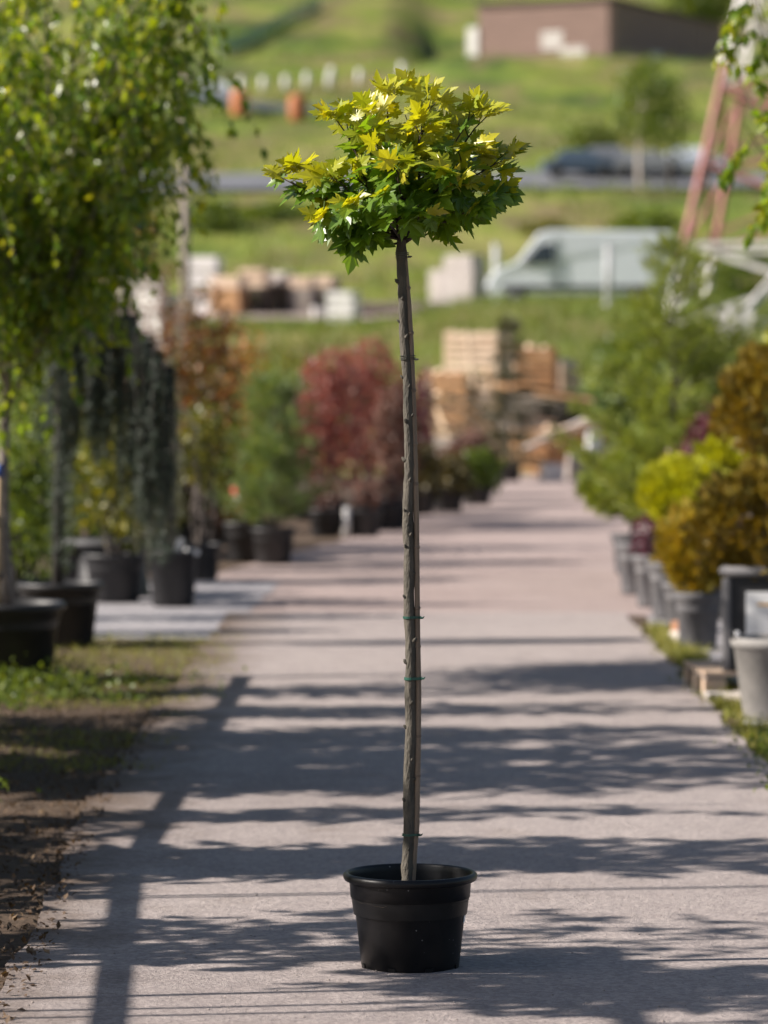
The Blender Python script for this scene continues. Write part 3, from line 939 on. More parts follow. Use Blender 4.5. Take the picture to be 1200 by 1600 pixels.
def broad_tree(name, loc, label, cat, trunk_h, trunk_r, ends, nleaf, size, m, bark='bark_dark', pot_rt=0, pot_h=.4, pot_m='pot_dark', hang=0.0, singles=0, group=None, twig_len=.3, stake=None, up=.7, start=.85):
    """trunk, limbs to the given ends (local coordinates), leaves along drooping twigs"""
    t = thing(name, loc, label, cat, group)
    z0 = 0
    if pot_rt:
        pot(t, pot_rt, pot_h, pot_m)
        z0 = pot_h * .8
    tb = MB().tube(limb_points((0, 0, z0), (random.uniform(-.03, .03), random.uniform(-.03, .03), trunk_h), 8, 0, .015), [trunk_r * (1 - .35 * k / 8) for k in range(9)], 10, bump=.04)
    tr = tb.build('trunk', bark, t, smooth=True)
    lb = MB()
    P, D = [], []
    per = max(1, nleaf // max(1, len(ends)))
    for e in ends:
        e = Vector(e)
        a = Vector((0, 0, trunk_h * random.uniform(start, 1.0)))
        pts = limb_points(a, e, 8, -.08 if hang else .05, .06)
        L_ = (e - a).length
        lb.tube(pts, [trunk_r * .26 * (1 - .8 * k / 8) + .001 for k in range(9)], 6, cap=False)
        ntw = max(3, int(per / 14))
        for q in range(ntw):
            f = (0.3 + .7 * (q + random.random()) / ntw) * 8
            i = min(7, int(f))
            p0 = pts[i].lerp(pts[min(8, i + 1)], min(1, f - i))
            d = Vector((random.gauss(0, 1), random.gauss(0, 1), random.gauss(0.1, .5))).normalized()
            tl = twig_len * random.uniform(.5, 1.2)
            tp_ = []
            for k in range(6):
                u = k / 5
                tp_.append(p0 + d * tl * u + Vector((0, 0, -hang * tl * 2.2 * u * u)))
            lb.tube(tp_, [.0026 * (1 - .6 * k / 5) for k in range(6)], 4, cap=False)
            nn = max(1, int(per / ntw))
            for j in range(nn):
                u = .15 + .85 * (j + random.random()) / nn
                k = min(4, int(u * 5))
                p = tp_[k].lerp(tp_[k + 1], u * 5 - k)
                dd = (tp_[k + 1] - tp_[k]).normalized()
                P.append(tuple(p)); D.append(tuple(dd * .6 + Vector((random.gauss(0, .7), random.gauss(0, .7), random.gauss(-.35 - hang * .5, .5)))))
    lb.build('branches', bark, t, smooth=True, kind='stuff')
    P, D = np.array(P), np.array(D)
    U = rand_dirs(len(P)) + np.array([0, -.2, up])
    S = size * (1 + .4 * rng.uniform(-1, 1, len(P)))
    if singles:
        # those in the picture come first
        W = P + np.array(loc)
        pxs = 641 + FPX * W[:, 0] / W[:, 1]; pys = 580 - FPX * (W[:, 2] - CAM_H) / W[:, 1]
        out = ((pxs < 8) | (pxs > 1192) | (pys < 8)).astype(float)
        sub_objects(t, 'leaf', OVAL, m, P, D, U, S, singles, W[:, 1] + out * 100)
    else:
        obj('foliage', scatter_mesh('foliage', OVAL, P, D, U, S), m, t, kind='stuff')
    return t


def shrub(name, loc, label, cat, rx, ry, h, z0, nleaf, size, m, pot_rt=.18, pot_h=.3, pot_m='pot_dark', tmpl=OVAL, stems=6, bark='bark_dark', group=None, up=.8, lumps=9, stem_show=True, droop=.2, shape=None, outward=0.6):
    """a bush: stems out of the pot and lumpy leaf masses with gaps"""
    t = thing(name, loc, label, cat, group)
    if pot_rt:
        pot(t, pot_rt, pot_h, pot_m)
    sb = MB()
    C, Rr = [], []
    for k in range(lumps):
        a = 2.4 * k + random.uniform(-.4, .4)
        u = (k + .5) / lumps
        zz = z0 + (h - z0) * (.12 + .8 * u)
        w = shape(u) if shape else math.sin(math.pi * min(.95, .25 + .62 * u))
        rad = .55 * w
        c = Vector((rx * rad * math.cos(a), ry * rad * math.sin(a), zz))
        C.append(c); Rr.append((rx * .52 * (.55 + .6 * w), ry * .52 * (.55 + .6 * w), (h - z0) * .20))
        sb.tube(limb_points((random.uniform(-.03, .03), random.uniform(-.03, .03), pot_h * .7 if pot_rt else 0), c, 6, -.05, .08), [.014 * (1 - .6 * k2 / 6) for k2 in range(7)], 5, cap=False)
    sb.build('stems', bark, t, smooth=True, kind='stuff')
    per = nleaf // lumps
    P, O = [], []
    for c, r_ in zip(C, Rr):
        d = rand_dirs(per)
        q = rng.uniform(.45, 1.08, per)[:, None] ** .6
        P.append(np.array(c) + d * q * np.array(r_))
        O.append(d * outward)
    P, O = np.concatenate(P), np.concatenate(O)
    leaf_cloud('foliage', m, P, size, t, tmpl, up, droop, O)
    return t


def globe_thuja(name, loc, label, r, h, zc, n, size, m, pot_rt=.18, pot_h=.32, pot_m='pot_dark', egg=0.0, group=None, cat='thuja', lump=.16):
    t = thing(name, loc, label, cat, group)
    if pot_rt:
        pot(t, pot_rt, pot_h, pot_m)
        MB().tube([(0, 0, pot_h * .7), (0.01, 0, zc)], [.025, .015], 8).build('stem', 'bark_dark', t, smooth=True)
    d = rand_dirs(n)
    q = rng.uniform(.55, 1.0, n)[:, None] ** .35
    lum = np.array([1 + lump * mnoise.noise(Vector((x * 2.6 + loc[0] * 3, y * 2.6, z * 2.6))) + lump * .6 * mnoise.noise(Vector((x * 6, y * 6 + loc[1], z * 6))) for x, y, z in d])[:, None]
    w = 1 - egg * d[:, 2:3]
    P = d * q * lum * np.array([r, r, h]) * np.concatenate([w, w, np.ones_like(w)], 1) + np.array([0, 0, zc])
    D = d * .8 + np.array([0, 0, .75]) + rng.normal(size=(n, 3)) * .3
    U = rand_dirs(n)
    S = size * (1 + .35 * rng.uniform(-1, 1, n))
    obj('foliage', scatter_mesh('foliage', SPRAY, P, D, U, S), m, t, kind='stuff')
    return t


def conifer(name, loc, label, h, r, z0, levels, per, m, brush=.10, cat='conifer', pot_rt=.2, pot_h=.35, pot_m='pot_dark', rise=.35, tmpl=BRUSH, trunk_r=.03, dens=1.0, group=None, power=.8, bark='bark_dark', gap=0.0, shoot=.30):
    t = thing(name, loc, label, cat, group)
    if pot_rt:
        pot(t, pot_rt, pot_h, pot_m)
    MB().tube(limb_points((0, 0, pot_h * .7 if pot_rt else 0), (0, 0, h * .97), 8, 0, .008), [trunk_r * (1 - .85 * k / 8) for k in range(9)], 8, bump=.03).build('trunk', bark, t, smooth=True)
    bb = MB()
    P, D = [], []
    for lv in range(levels):
        u = (lv + random.uniform(-.3, .3)) / levels
        z = z0 + (h - z0) * max(0, u)
        R_ = r * max(.10, (1 - u)) ** power
        for k in range(per):
            if random.random() < gap: continue
            a = 2 * math.pi * (k + random.random()) / per + lv * 1.1
            L_ = R_ * random.uniform(.65, 1.12)
            e = Vector((math.cos(a) * L_, math.sin(a) * L_, z + L_ * rise * random.uniform(.5, 1.4)))
            pts = limb_points((0, 0, z), e, 6, -.06, .05)
            bb.tube(pts, [.010 * (1 - .75 * q / 6) * (.4 + L_) for q in range(7)], 5, cap=False)
            bd = (pts[-1] - pts[0]).normalized()
            ns = max(3, int(L_ * 11 * dens))
            for q in range(ns + 1):
                f = (.2 + .8 * q / ns)
                i = min(5, int(f * 6)); p0 = pts[i].lerp(pts[i + 1], f * 6 - i)
                for sgn in (-1, 1):
                    sd = (bd * .7 + Vector((-math.sin(a), math.cos(a), 0)) * sgn * random.uniform(.4, 1) + Vector((0, 0, random.uniform(-.1, .5)))).normalized()
                    if q == ns: sd = (bd + sd * .25).normalized()
                    sl = shoot * L_ * (1.15 - .8 * f) + brush * .4
                    nb = max(1, int(sl / (brush * .5)))
                    for w in range(nb):
                        P.append(tuple(p0 + sd * sl * (w + .3) / nb)); D.append(tuple(sd + Vector((random.gauss(0, .2), random.gauss(0, .2), random.gauss(.1, .2)))))
    for w in range(int(10 * dens)):
        P.append((0, 0, h * (.93 + .007 * w))); D.append((random.gauss(0, .2), random.gauss(0, .2), 1))
    bb.build('branches', bark, t, smooth=True, kind='stuff')
    P, D = np.array(P), np.array(D)
    S = brush * (1 + .3 * rng.uniform(-1, 1, len(P)))
    obj('foliage', scatter_mesh('foliage', tmpl, P, D, rand_dirs(len(P)), S), m, t, kind='stuff')
    return t


def sphere_ends(n, c, r, seed=0, lower=-.6):
    rr = random.Random(seed)
    out = []
    for k in range(n):
        z = lower + (1 - lower) * (k + .5) / n
        a = 2.39996 * k + rr.uniform(-.3, .3)
        q = math.sqrt(max(0.05, 1 - z * z)) * rr.uniform(.75, 1.08)
        out.append((c[0] + r[0] * q * math.cos(a), c[1] + r[1] * q * math.sin(a), c[2] + r[2] * z))
    return out


def ground_at(px, py):
    p = gp(px, py, .012)
    return (p.x, p.y, .012)


# ================================================================== row on the side the sun comes from
# birch with a tan stake
bl = ground_at(15, 1046); bl = ((14 - 641) * 21.3 / FPX, 21.3, .012)
ends = sphere_ends(40, (-.08, -.3, 3.45), (1.15, 1.5, 1.0), 3, -.72)
ends += [(1.08, -.8, 3.75), (1.12, -.5, 3.45), (.95, -.9, 4.1), (.85, -.6, 3.15), (.78, -1.0, 3.0), (1.0, -.3, 3.2), (1.2, -.7, 4.3), (1.15, -.9, 3.95), (.7, -1.1, 3.3), (.9, -.9, 3.55), (-.2, -1.0, 2.35), (-.35, -.6, 2.3), (.1, -.9, 2.6)]
birch = broad_tree('potted_birch_tree', bl, 'leafy green birch with dangling twigs and a tan stake tied with blue', 'tree', 2.5, .036, ends, 20000, .070, 'leaf_birch', 'bark_birch', .33, .46, 'pot_dark', hang=.55, singles=300, twig_len=.36, start=.62)
stk = MB().tube([(-.06, -.10, .34), (-.058, -.09, .75), (-.05, -.08, 1.25)], [.019, .018, .017], 10, bump=.03).build('wooden_stake', 'tan_stake', birch, smooth=True)
MB().tube([(-.05, -.08, 1.19), (-.05, -.08, 1.27)], [.0205, .0205], 12).build('blue_band', 'blue_band', birch, smooth=True)
MB().tube([(-.056, -.09, .60), (-.055, -.09, .635)], [.0225, .0225], 10).build('tie_band', 'pot_dark', birch, smooth=True)

# weeping blue cedar
cl = (ground_at(100, 1008)[0] - .02, 24.0, .012)
cedar = thing('weeping_cedar_tree', cl, 'dark weeping blue cedar trained on a stem with curtains of hanging branches', 'tree')
pot(cedar, .29, .42, 'pot_dark')
arch = [(-.02, 0, .34), (-.01, 0, .9), (.0, 0, 1.5), (.0, 0, 2.05), (.08, -.03, 2.36), (.24, -.05, 2.40), (.42, -.06, 2.22), (.56, -.06, 2.02), (.70, -.05, 1.82)]
MB().tube(arch, [.040, .036, .033, .030, .026, .022, .018, .014, .009], 10, bump=.05).build('trunk', 'bark_dark', cedar, smooth=True)
sm = MB()
P, D = [], []
SD = [(.10, 2.35, 1.05, 8), (.20, 2.40, 1.10, 8), (.27, 2.36, 1.15, 6), (.36, 2.30, 1.0, 5), (.46, 2.18, 1.35, 7), (.55, 2.05, 1.30, 7), (.62, 1.95, 1.30, 6), (.70, 1.84, 1.30, 6), (-.06, 2.15, .8, 4), (.04, 2.3, 1.7, 6)]
for (x, z, ln, k) in SD:
    for q in range(int(k * 2.3)):
        x0 = x + random.gauss(0, .032); y0 = random.gauss(-.05, .09)
        l_ = ln * random.uniform(.6, 1.05)
        pts = [Vector((x0 + .03 * math.sin(u * 3 + q) * u, y0 + .02 * math.sin(u * 5 + x), z - l_ * u + .04 * math.sin(math.pi * min(1, u * 3)))) for u in np.linspace(0, 1, 9)]
        sm.tube(pts, [.007 * (1 - .7 * i / 8) for i in range(9)], 5, cap=False)
        nb = int(l_ * 46)
        for j in range(nb):
            u = (j + random.random()) / nb * 8
            i = min(7, int(u)); p = pts[i].lerp(pts[i + 1], u - i)
            P.append(tuple(p)); D.append((random.gauss(0, .7), random.gauss(0, .7), random.gauss(-.8, .4)))
sm.build('hanging_branches', 'bark_dark', cedar, smooth=True, kind='stuff')
obj('foliage', scatter_mesh('foliage', BRUSH, P, D, rand_dirs(len(P)), .052 * rng.uniform(.7, 1.3, len(P))), 'needle_blue', cedar, kind='stuff')

# grey-green weeping pine in the straight-sided pot
l3 = (ground_at(268, 950)[0], 28.0, .018)
wp = thing('weeping_pine_tree', l3, 'thin grey-green weeping conifer in a straight black pot beside the cross path', 'tree')
b = MB().lathe([(0, .004), (.155, .004), (.16, .01), (.188, .40), (.20, .40), (.20, .43), (.185, .43), (.178, .34)], 28); b.build('pot', 'pot_dark', wp, smooth=True)
MB().lathe([(0, .36), (.1, .362), (.18, .36)], 20).build('soil', 'soil', wp)
MB().tube([(0, 0, .3), (-.02, 0, .9), (.01, 0, 1.5), (-.05, 0, 1.85), (-.16, 0, 1.93)], [.022, .02, .017, .013, .008], 8).build('trunk', 'bark_birch', wp, smooth=True)
sm = MB(); P, D = [], []
for q in range(22):
    a = random.uniform(0, 6.28); rr_ = random.uniform(.05, .26)
    x0, y0 = rr_ * math.cos(a) - .06, rr_ * math.sin(a); z = random.uniform(1.2, 1.95); l_ = random.uniform(.5, 1.15)
    pts = [Vector((x0 * (.25 + .75 * min(1, u * 2.5)), y0 * (.25 + .75 * min(1, u * 2.5)), z - l_ * u * u * .8 - .15 * u)) for u in np.linspace(0, 1, 8)]
    sm.tube(pts, [.006 * (1 - .7 * i / 7) for i in range(8)], 5, cap=False)
    for j in range(int(l_ * 42)):
        u = random.random() * 7; i = min(6, int(u)); p = pts[i].lerp(pts[i + 1], u - i)
        P.append(tuple(p)); D.append((random.gauss(0, .6), random.gauss(0, .6), random.gauss(-.7, .4)))
sm.build('hanging_branches', 'bark_birch', wp, smooth=True, kind='stuff')
obj('foliage', scatter_mesh('foliage', BRUSH, P, D, rand_dirs(len(P)), .055 * rng.uniform(.7, 1.3, len(P))), 'needle_grey', wp, kind='stuff')
# loose label sticks in that pot
MB().box((.05, -.12, .46), (.05, .004, .14), Euler((.2, .3, .2)).to_matrix()).build('plant_label', 'paper', wp)
MB().box((.15, -.08, .42), (.10, .06, .035), Euler((0, .2, .4)).to_matrix()).build('plant_label', 'paper', wp)

# wide low dark tub with a dusty flank between cedar and weeping pine
sx = ground_at(195, 948)
shrub('tub_shrub', (sx[0] - .12, 28.5, .018), 'yellow-green shrub in a wide dusty black tub beneath the hanging cedar branches', 'shrub', .42, .35, 1.35, .45, 1100, .07, 'leaf_mixed', .26, .38, 'pot_dark')
MB().lathe([(0, .40), (.42, .40), (.44, .42), (.44, .45), (.42, .46), (0, .46)], 30).build('tray', 'pot_mid', tag(thing('round_tray', (sx[0] - .20, 29.3, .018), 'grey round tray lying across an upturned black pot under yellow leaves', 'tray')), smooth=True)
tr_ = [o for o in col.objects if o.name == 'round_tray'][0]
MB().lathe([(.30, 0), (.26, .40), (0, .401)], 28).build('upturned_pot', 'pot_dark', tr_, smooth=True)

bgL = 'mixed shrubs crowding behind the weeping trees'
def back_shrub(px, ytop, Y, w, label, m, n=1300, size=.07, nm='potted_shrub', z0=.35, pot_rt=.2, **k):
    x = (px - 641) * Y / FPX
    h = CAM_H + (580 - ytop) / FPX * Y
    return shrub(nm, (x, Y, .012), label, 'shrub', w / 2 * Y / FPX, w / 2 * Y / FPX, h, z0, n, size, m, pot_rt, .32, **k)

back_shrub(40, 600, 26.5, 150, 'dark green leafy shrub behind the birch trunk', 'leaf_green', 1500, .065)
back_shrub(150, 590, 31.0, 150, 'shrub flecked with yellow leaves seen between the cedar curtains', 'leaf_mixed', 1500, .07)
back_shrub(235, 620, 33.0, 120, 'loose olive shrub rising behind the weeping grey-green conifer', 'leaf_mixed', 1100, .07)
back_shrub(312, 640, 31.5, 110, 'upright shrub with pale bare stems and olive leaves', 'leaf_mixed', 1000, .06, bark='bark_birch', z0=.8)
back_shrub(300, 470, 37.0, 170, 'tall copper and olive leaved shrub behind the row of pots', 'leaf_copper', 2400, .075)
back_shrub(215, 500, 41.0, 160, 'tall brownish shrub screened by the weeping cedar', 'leaf_brown', 1700, .075)
back_shrub(385, 525, 44.0, 90, 'shrub tipped with bright orange leaves above the soft pine', 'leaf_orange', 700, .07)
back_shrub(345, 505, 46.0, 120, 'dark green and copper shrub standing behind the orange-tipped shrub', 'leaf_copper', 1500, .075)
back_shrub(80, 470, 36.0, 220, 'tall dull green hedge shrub far behind the cedar stem', 'leaf_green', 2400, .085)
back_shrub(250, 430, 56.0, 150, 'tall bare-looking reddish brown shrub below the wooden pole', 'leaf_brown', 1600, .075)
back_shrub(450, 545, 52.0, 120, 'olive green shrub between the pine and the red-leaved trees', 'leaf_mixed', 1200, .08)

back_shrub(30, 690, 25.0, 120, 'low dark green shrub crowding the foot of the birch stake', 'leaf_green', 1300, .06)
back_shrub(110, 720, 29.5, 120, 'low shaded shrub directly behind the cedar pot', 'leaf_green', 1300, .065)
back_shrub(190, 690, 35.0, 150, 'dark leafy shrub filling the gap between cedar and copper shrub', 'leaf_green', 1600, .08)
back_shrub(270, 700, 35.5, 120, 'olive brown shrub low behind the weeping grey-green conifer', 'leaf_olive_brown', 1300, .08)
back_shrub(340, 650, 38.0, 90, 'dark shrub squeezed between the copper shrub and the pine', 'leaf_green', 1200, .08)
# soft pine
pl_ = (ground_at(425, 884)[0], 34.2, .012)
conifer('potted_pine', pl_, 'soft bushy green pine in a black pot at the lane edge', 1.72, .46, .35, 9, 8, 'needle_pine', .13, 'pine', .22, .34, tmpl=BRUSH_SOFT, rise=.7, power=.45, dens=.9)
# pots beside it with red-white tape
p2 = (ground_at(378, 884)[0], 34.6, .012)
shrub('potted_shrub', p2, 'low yellow-green shrub with a striped red and white ribbon by the pine', 'shrub', .24, .24, 1.15, .3, 600, .06, 'leaf_mixed', .22, .38)
tp2 = [o for o in col.objects if o.get('label', '').startswith('low yellow-green shrub with a striped')][0]
rb = [(-.10, -.26, .72), (-.085, -.27, .64), (-.065, -.28, .56), (-.02, -.285, .50), (.04, -.28, .45)]
for k in range(4):
    b = MB(); b.bar(rb[k], rb[k + 1], .012, .055)
    b.build('ribbon_stripe', 'tape_red' if k % 2 == 0 else 'tape_white', tp2)
MB().lathe([(0, 0), (.035, .0), (.035, .004), (0, .004)], 16).build('round_tag', 'paper', tp2).matrix_basis = Matrix.Translation((.0, -.27, .80)) @ Matrix.Rotation(R(80), 4, 'X')

# red-leaved trees
for (px, Y, ytop, w, lab, m, n) in ((515, 41.5, 560, 130, 'rosy red-leaved tree on pale stems, second in the red group from the pine', 'leaf_red', 3600), (575, 43.5, 545, 150, 'tallest red-leaved tree of the group, its top faintly pink', 'leaf_red', 4200),
                                 (618, 42.5, 610, 80, 'reddish brown tree standing against the dark shrubs', 'leaf_brown', 2600), (480, 44.5, 600, 100, 'brownish red tree touching the pine', 'leaf_brown', 1500), (662, 49.0, 580, 34, 'small plum purple tree by the timber yard', 'leaf_purple', 800)):
    x = (px - 641) * Y / FPX; h = CAM_H + (580 - ytop) / FPX * Y; w2 = w / 2 * Y / FPX
    shrub('red_leaved_tree', (x, Y, .012), lab, 'tree', w2, w2, h, .55, n, .065, m, .22, .34, bark='bark_birch', lumps=11)
MB().tube([(0, 0, 0), (.01, 0, .33)], [.045, .04], 8).build('white_tube', 'white_wrap', smooth=True, loc=(ground_at(541, 838)[0], 39.8, .012))
tag(bpy.data.objects['white_tube'], 'short pale tube standing before the pots of the red-leaved trees', 'tube')
for i, (px, py, lab) in enumerate(((508, 838, 'black pot with a low brown plant, beside the pale tube'), (570, 838, 'black pot with a low brown plant under the tallest red-leaved tree'), (612, 828, 'black pot with a low brown plant next to the dark shrubs'))):
    g = ground_at(px, py)
    shrub('potted_shrub', g, lab, 'shrub', .2, .2, .62, .3, 260, .06, 'leaf_brown', .20, .30)

# dark shrubs along the lane
for (px, Y, ytop, w, lab, m) in ((655, 46, 700, 70, 'dark olive shrub in the line along the dirt lane, after the red-leaved trees', 'leaf_olive_brown'), (700, 47, 715, 80, 'brown and olive shrub by the lane beneath the fallen planks', 'leaf_olive_brown'),
                              (745, 49.5, 705, 80, 'dark green shrub at the lane bend before the spruce', 'leaf_green'), (730, 53, 680, 90, 'brownish shrub half hidden by the dark green one at the bend', 'leaf_brown')):
    x = (px - 641) * Y / FPX; h = CAM_H + (580 - ytop) / FPX * Y; w2 = w / 2 * Y / FPX
    shrub('potted_shrub', (x, Y, .012), lab, 'shrub', w2, w2, h, .2, 2000, .07, m, .24, .34)
# grey-brown spruce in front of the timber
conifer('spruce_tree', ((795 - 641) * 60 / FPX, 60, .012), 'thin grey-brown spruce with a bare tip standing before the stacked timber', 2.75, .55, .3, 15, 7, 'needle_spruce', .12, 'spruce', .24, .36, rise=-.05, dens=.7, trunk_r=.035)

# ================================================================== row in the sun, on the other side
g1 = (1.91, 19.0, .012)
gpot = thing('grey_pot', g1, 'weathered pale grey plant pot with a black clip on its rim', 'pot')
b = MB().lathe([(0, .004), (.165, .004), (.172, .012), (.222, .37), (.236, .375), (.24, .40), (.236, .425), (.22, .425), (.212, .38), (.20, .30)], 40); b.build('pot', 'pot_grey', gpot, smooth=True)
MB().lathe([(0, .33), (.1, .335), (.203, .33)], 24).build('soil', 'soil', gpot)
ck = MB(); ck.box((-.218, -.06, .44), (.05, .05, .05)); ck.build('rim_clip', 'clip_black', gpot, bevel=.01)
ck = MB(); ck.box((-.212, -.095, .445), (.022, .022, .028)); ck.build('clip_tab', 'paper', gpot, bevel=.004)

def pallet_mesh(L_=1.2, W_=.8, H_=.144):
    b = MB()
    for i in range(5):
        b.box((0, -W_ / 2 + .06 + i * (W_ - .12) / 4, H_ - .011), (L_, .1, .022))
    for x in (-L_ / 2 + .05, 0, L_ / 2 - .05):
        b.box((x, 0, H_ - .033), (.1, W_ - .004, .021))
        for y in (-W_ / 2 + .052, 0, W_ / 2 - .052):
            b.box((x, y, .061), (.098, .098, .079))
    for y in (-W_ / 2 + .05, 0, W_ / 2 - .05):
        b.box((0, y, .0105), (L_ - .004, .1, .021))
    for y in (-W_ / 2 + .03, W_ / 2 - .03):
        b.box((0, y, .062), (L_ - .01, .04, .052))
    return b.mesh('pallet')

PALLET = {}
for m_ in ('wood_pale', 'wood_grey', 'wood_orange', 'wood_dark'):
    me = pallet_mesh(); me.materials.append(M[m_]); PALLET[m_] = me

# pallet carrying the black planter: boards and blocks are parts
gpx = (2.20, 20.6, .012)
pal = thing('wooden_pallet', gpx, 'weathered pallet under the black planter beside the grey pot', 'pallet', rz=R(4))
for i in range(5):
    MB().box((0, -.34 + i * .17, .133), (1.2, .12, .022)).build('board', 'wood_pale', pal)
for x in (-.54, 0, .54):
    MB().box((x, 0, .111), (.1, .796, .021)).build('stringer', 'wood_grey', pal)
    for y in (-.346, 0, .346):
        MB().box((x, y, .061), (.12, .098, .078)).build('block', 'wood_pale', pal)
for y in (-.35, 0, .35):
    MB().box((0, y, .0105), (1.196, .1, .021)).build('board', 'wood_grey', pal)
# black planter
pz = .012 + .146
plt = thing('black_planter', (2.05, 20.42, pz), 'tall black square planter with a printed sheet on its face, standing on the pallet', 'planter', rz=R(-10))
wx, hz_ = .50, .555
b = MB()
for (cx, cy, sx_, sy_) in ((0, -wx / 2, wx, .02), (0, wx / 2, wx, .02), (-wx / 2, 0, .02, wx - .02), (wx / 2, 0, .02, wx - .02)):
    b.box((cx, cy, hz_ / 2), (sx_, sy_, hz_))
b.box((0, 0, .012), (wx - .03, wx - .03, .02))
b.build('planter_wall', 'pot_dark', plt)
for (a0, a1) in (((-.27, -.27), (.27, -.27)), ((.27, -.27), (.27, .27)), ((.27, .27), (-.27, .27)), ((-.27, .27), (-.27, -.27))):
    MB().tube([(a0[0], a0[1], hz_), (a1[0], a1[1], hz_)], .028, 10).build('rim', 'pot_dusty', plt, smooth=True)
for (x, y) in ((-.255, -.255), (.255, -.255)):
    MB().box((x, y, hz_ / 2 - .02), (.05, .05, hz_ - .04)).build('corner_rib', 'pot_dusty', plt, bevel=.012)
MB().box((0, 0, hz_ - .09), (wx - .03, wx - .03, .03)).build('soil', 'soil', plt)
sh = thing('printed_sheet', (2.05, 20.42, pz), 'white printed sheet with an orange heading fixed to the black planter', 'sheet', rz=R(-10))
MB().box((-.045, -wx / 2 - .0145, .30), (.205, .003, .285)).build('paper', 'paper', sh)
M['print_grey'] = mat('print_grey', (0.42, 0.42, 0.45), (0.5, 0.5, 0.52), 0.7)
M['print_orange'] = mat('print_orange', (0.62, 0.36, 0.10), (0.55, 0.32, 0.1), 0.7)
MB().box((-.045, -wx / 2 - .0175, .372), (.075, .002, .016)).build('heading', 'print_orange', sh)
for k in range(9):
    MB().box((-.045 + random.uniform(-.004, .004), -wx / 2 - .0175, .338 - k * .016), (random.uniform(.10, .15), .002, .0045)).build('text_line', 'print_grey', sh)

globe_thuja('planter_thuja', (2.05, 20.42, pz), 'dull brown-gold thuja growing out of the black planter', .42, .30, .80, 3000, .07, 'thuja_brown', 0, lump=.3)
globe_thuja('golden_thuja', (2.30, 22.6, .012), 'tall dark gold thuja crown above the purple barberry and the planter', .38, .33, 1.62, 2800, .07, 'thuja_brown', .22, .36, egg=.1, lump=.32)
globe_thuja('golden_thuja', (1.88, 23.8, .012), 'olive-gold globe thuja in a dusty pot next to the planter', .235, .26, .62, 2200, .065, 'thuja_gold', .165, .37, 'pot_dusty', egg=-.1, lump=.34)
globe_thuja('lime_thuja', (1.93, 25.4, .012), 'bright yellow-lime globe thuja over the olive-gold one', .30, .22, .94, 2200, .07, 'thuja_lime', .18, .34, 'pot_dusty', lump=.34)
globe_thuja('lime_thuja', (2.36, 26.6, .012), 'yellow-lime thuja tuft under the tall dark gold crown', .25, .16, 1.16, 1600, .07, 'thuja_lime', .18, .34, lump=.36)
globe_thuja('golden_thuja', (2.75, 25.0, .012), 'yellow thuja crown against the white pylon braces', .28, .28, 1.98, 1500, .075, 'thuja_lime', .2, .34)
shrub('purple_barberry', (2.34, 29.0, .012), 'rounded plum purple barberry between the thujas and the tall conifer', 'barberry', .32, .32, 1.50, .45, 1700, .05, 'leaf_purple', .2, .34, 'pot_dusty')
shrub('purple_barberry', (1.86, 28.0, .012), 'small dark purple barberry in a dusty pot at the foot of the tall conifer', 'barberry', .15, .15, .72, .36, 500, .045, 'leaf_purple', .155, .40, 'pot_dusty', lumps=6)
conifer('tall_conifer', (2.18, 30.2, .012), 'tall feathery light green conifer leaning out over the lane', 2.85, .82, .42, 15, 8, 'needle_fresh', .14, 'conifer', .24, .42, 'pot_dusty', rise=.62, power=.6, dens=.75, gap=.28, trunk_r=.035)
globe_thuja('low_conifer', (1.98, 32.5, .012), 'spreading green conifer at the foot of the tall one', .42, .25, .75, 1300, .10, 'needle_fresh', .2, .36, 'pot_dusty', cat='conifer', lump=.35)
for (x, y, lab, m_) in ((1.84, 29.6, 'empty dusty grey pot at the lane edge under the tall conifer', 'pot_dusty'), (1.90, 26.7, 'empty dusty pot between the barberry and the lime thuja', 'pot_dusty')):
    t = thing('empty_pot', (x, y, .012), lab, 'pot'); pot(t, .17, .42, m_)
# broken blocks on the standing ground
def lump(name, loc, s, m_, label, rz=0, cat='block'):
    b = MB().box((0, 0, s[2] / 2), s)
    b.v = [(x + random.uniform(-.1, .1) * s[0], y + random.uniform(-.1, .1) * s[1], max(0, z + random.uniform(-.1, .1) * s[2])) for x, y, z in b.v]
    o = b.build(name, m_, bevel=.008); o.location = loc; o.rotation_euler = (0, 0, rz)
    return tag(o, label, cat)
lump('concrete_lump', (1.80, 24.35, .012), (.09, .12, .07), 'concrete_lump', 'pale broken concrete lump lying by the dusty pot', .4)
lump('broken_brick', (1.82, 24.5, .012), (.10, .10, .13), 'brick_red', 'broken red brick half behind the concrete lump', .8)
lump('concrete_lump', (1.69, 19.95, .012), (.16, .14, .05), 'block_pale', 'flat pale block on the ground before the pallet corner', .2)
lump('concrete_lump', (1.78, 19.72, .012), (.13, .12, .07), 'concrete_lump', 'small grey rubble lump between pallet and grey pot', .9)

# fresh leaves of a tree that stands outside the picture at the top corner
ends = sphere_ends(22, (-.1, -.2, 3.35), (.58, .6, .85), 5, -.8)
ends += [(-.52, -.3, 3.72), (-.48, -.4, 3.35), (-.36, -.3, 2.95), (-.45, -.1, 3.55), (-.38, -.35, 2.7)]
broad_tree('young_lime_tree', (2.31, 19.2, .012), 'branch of fresh green leaves hanging in over the pylon from a tree beside the planter', 'tree', 2.5, .025, ends, 2600, .075, 'leaf_birch', 'bark_dark', .26, .4, hang=.35, singles=120, twig_len=.25)

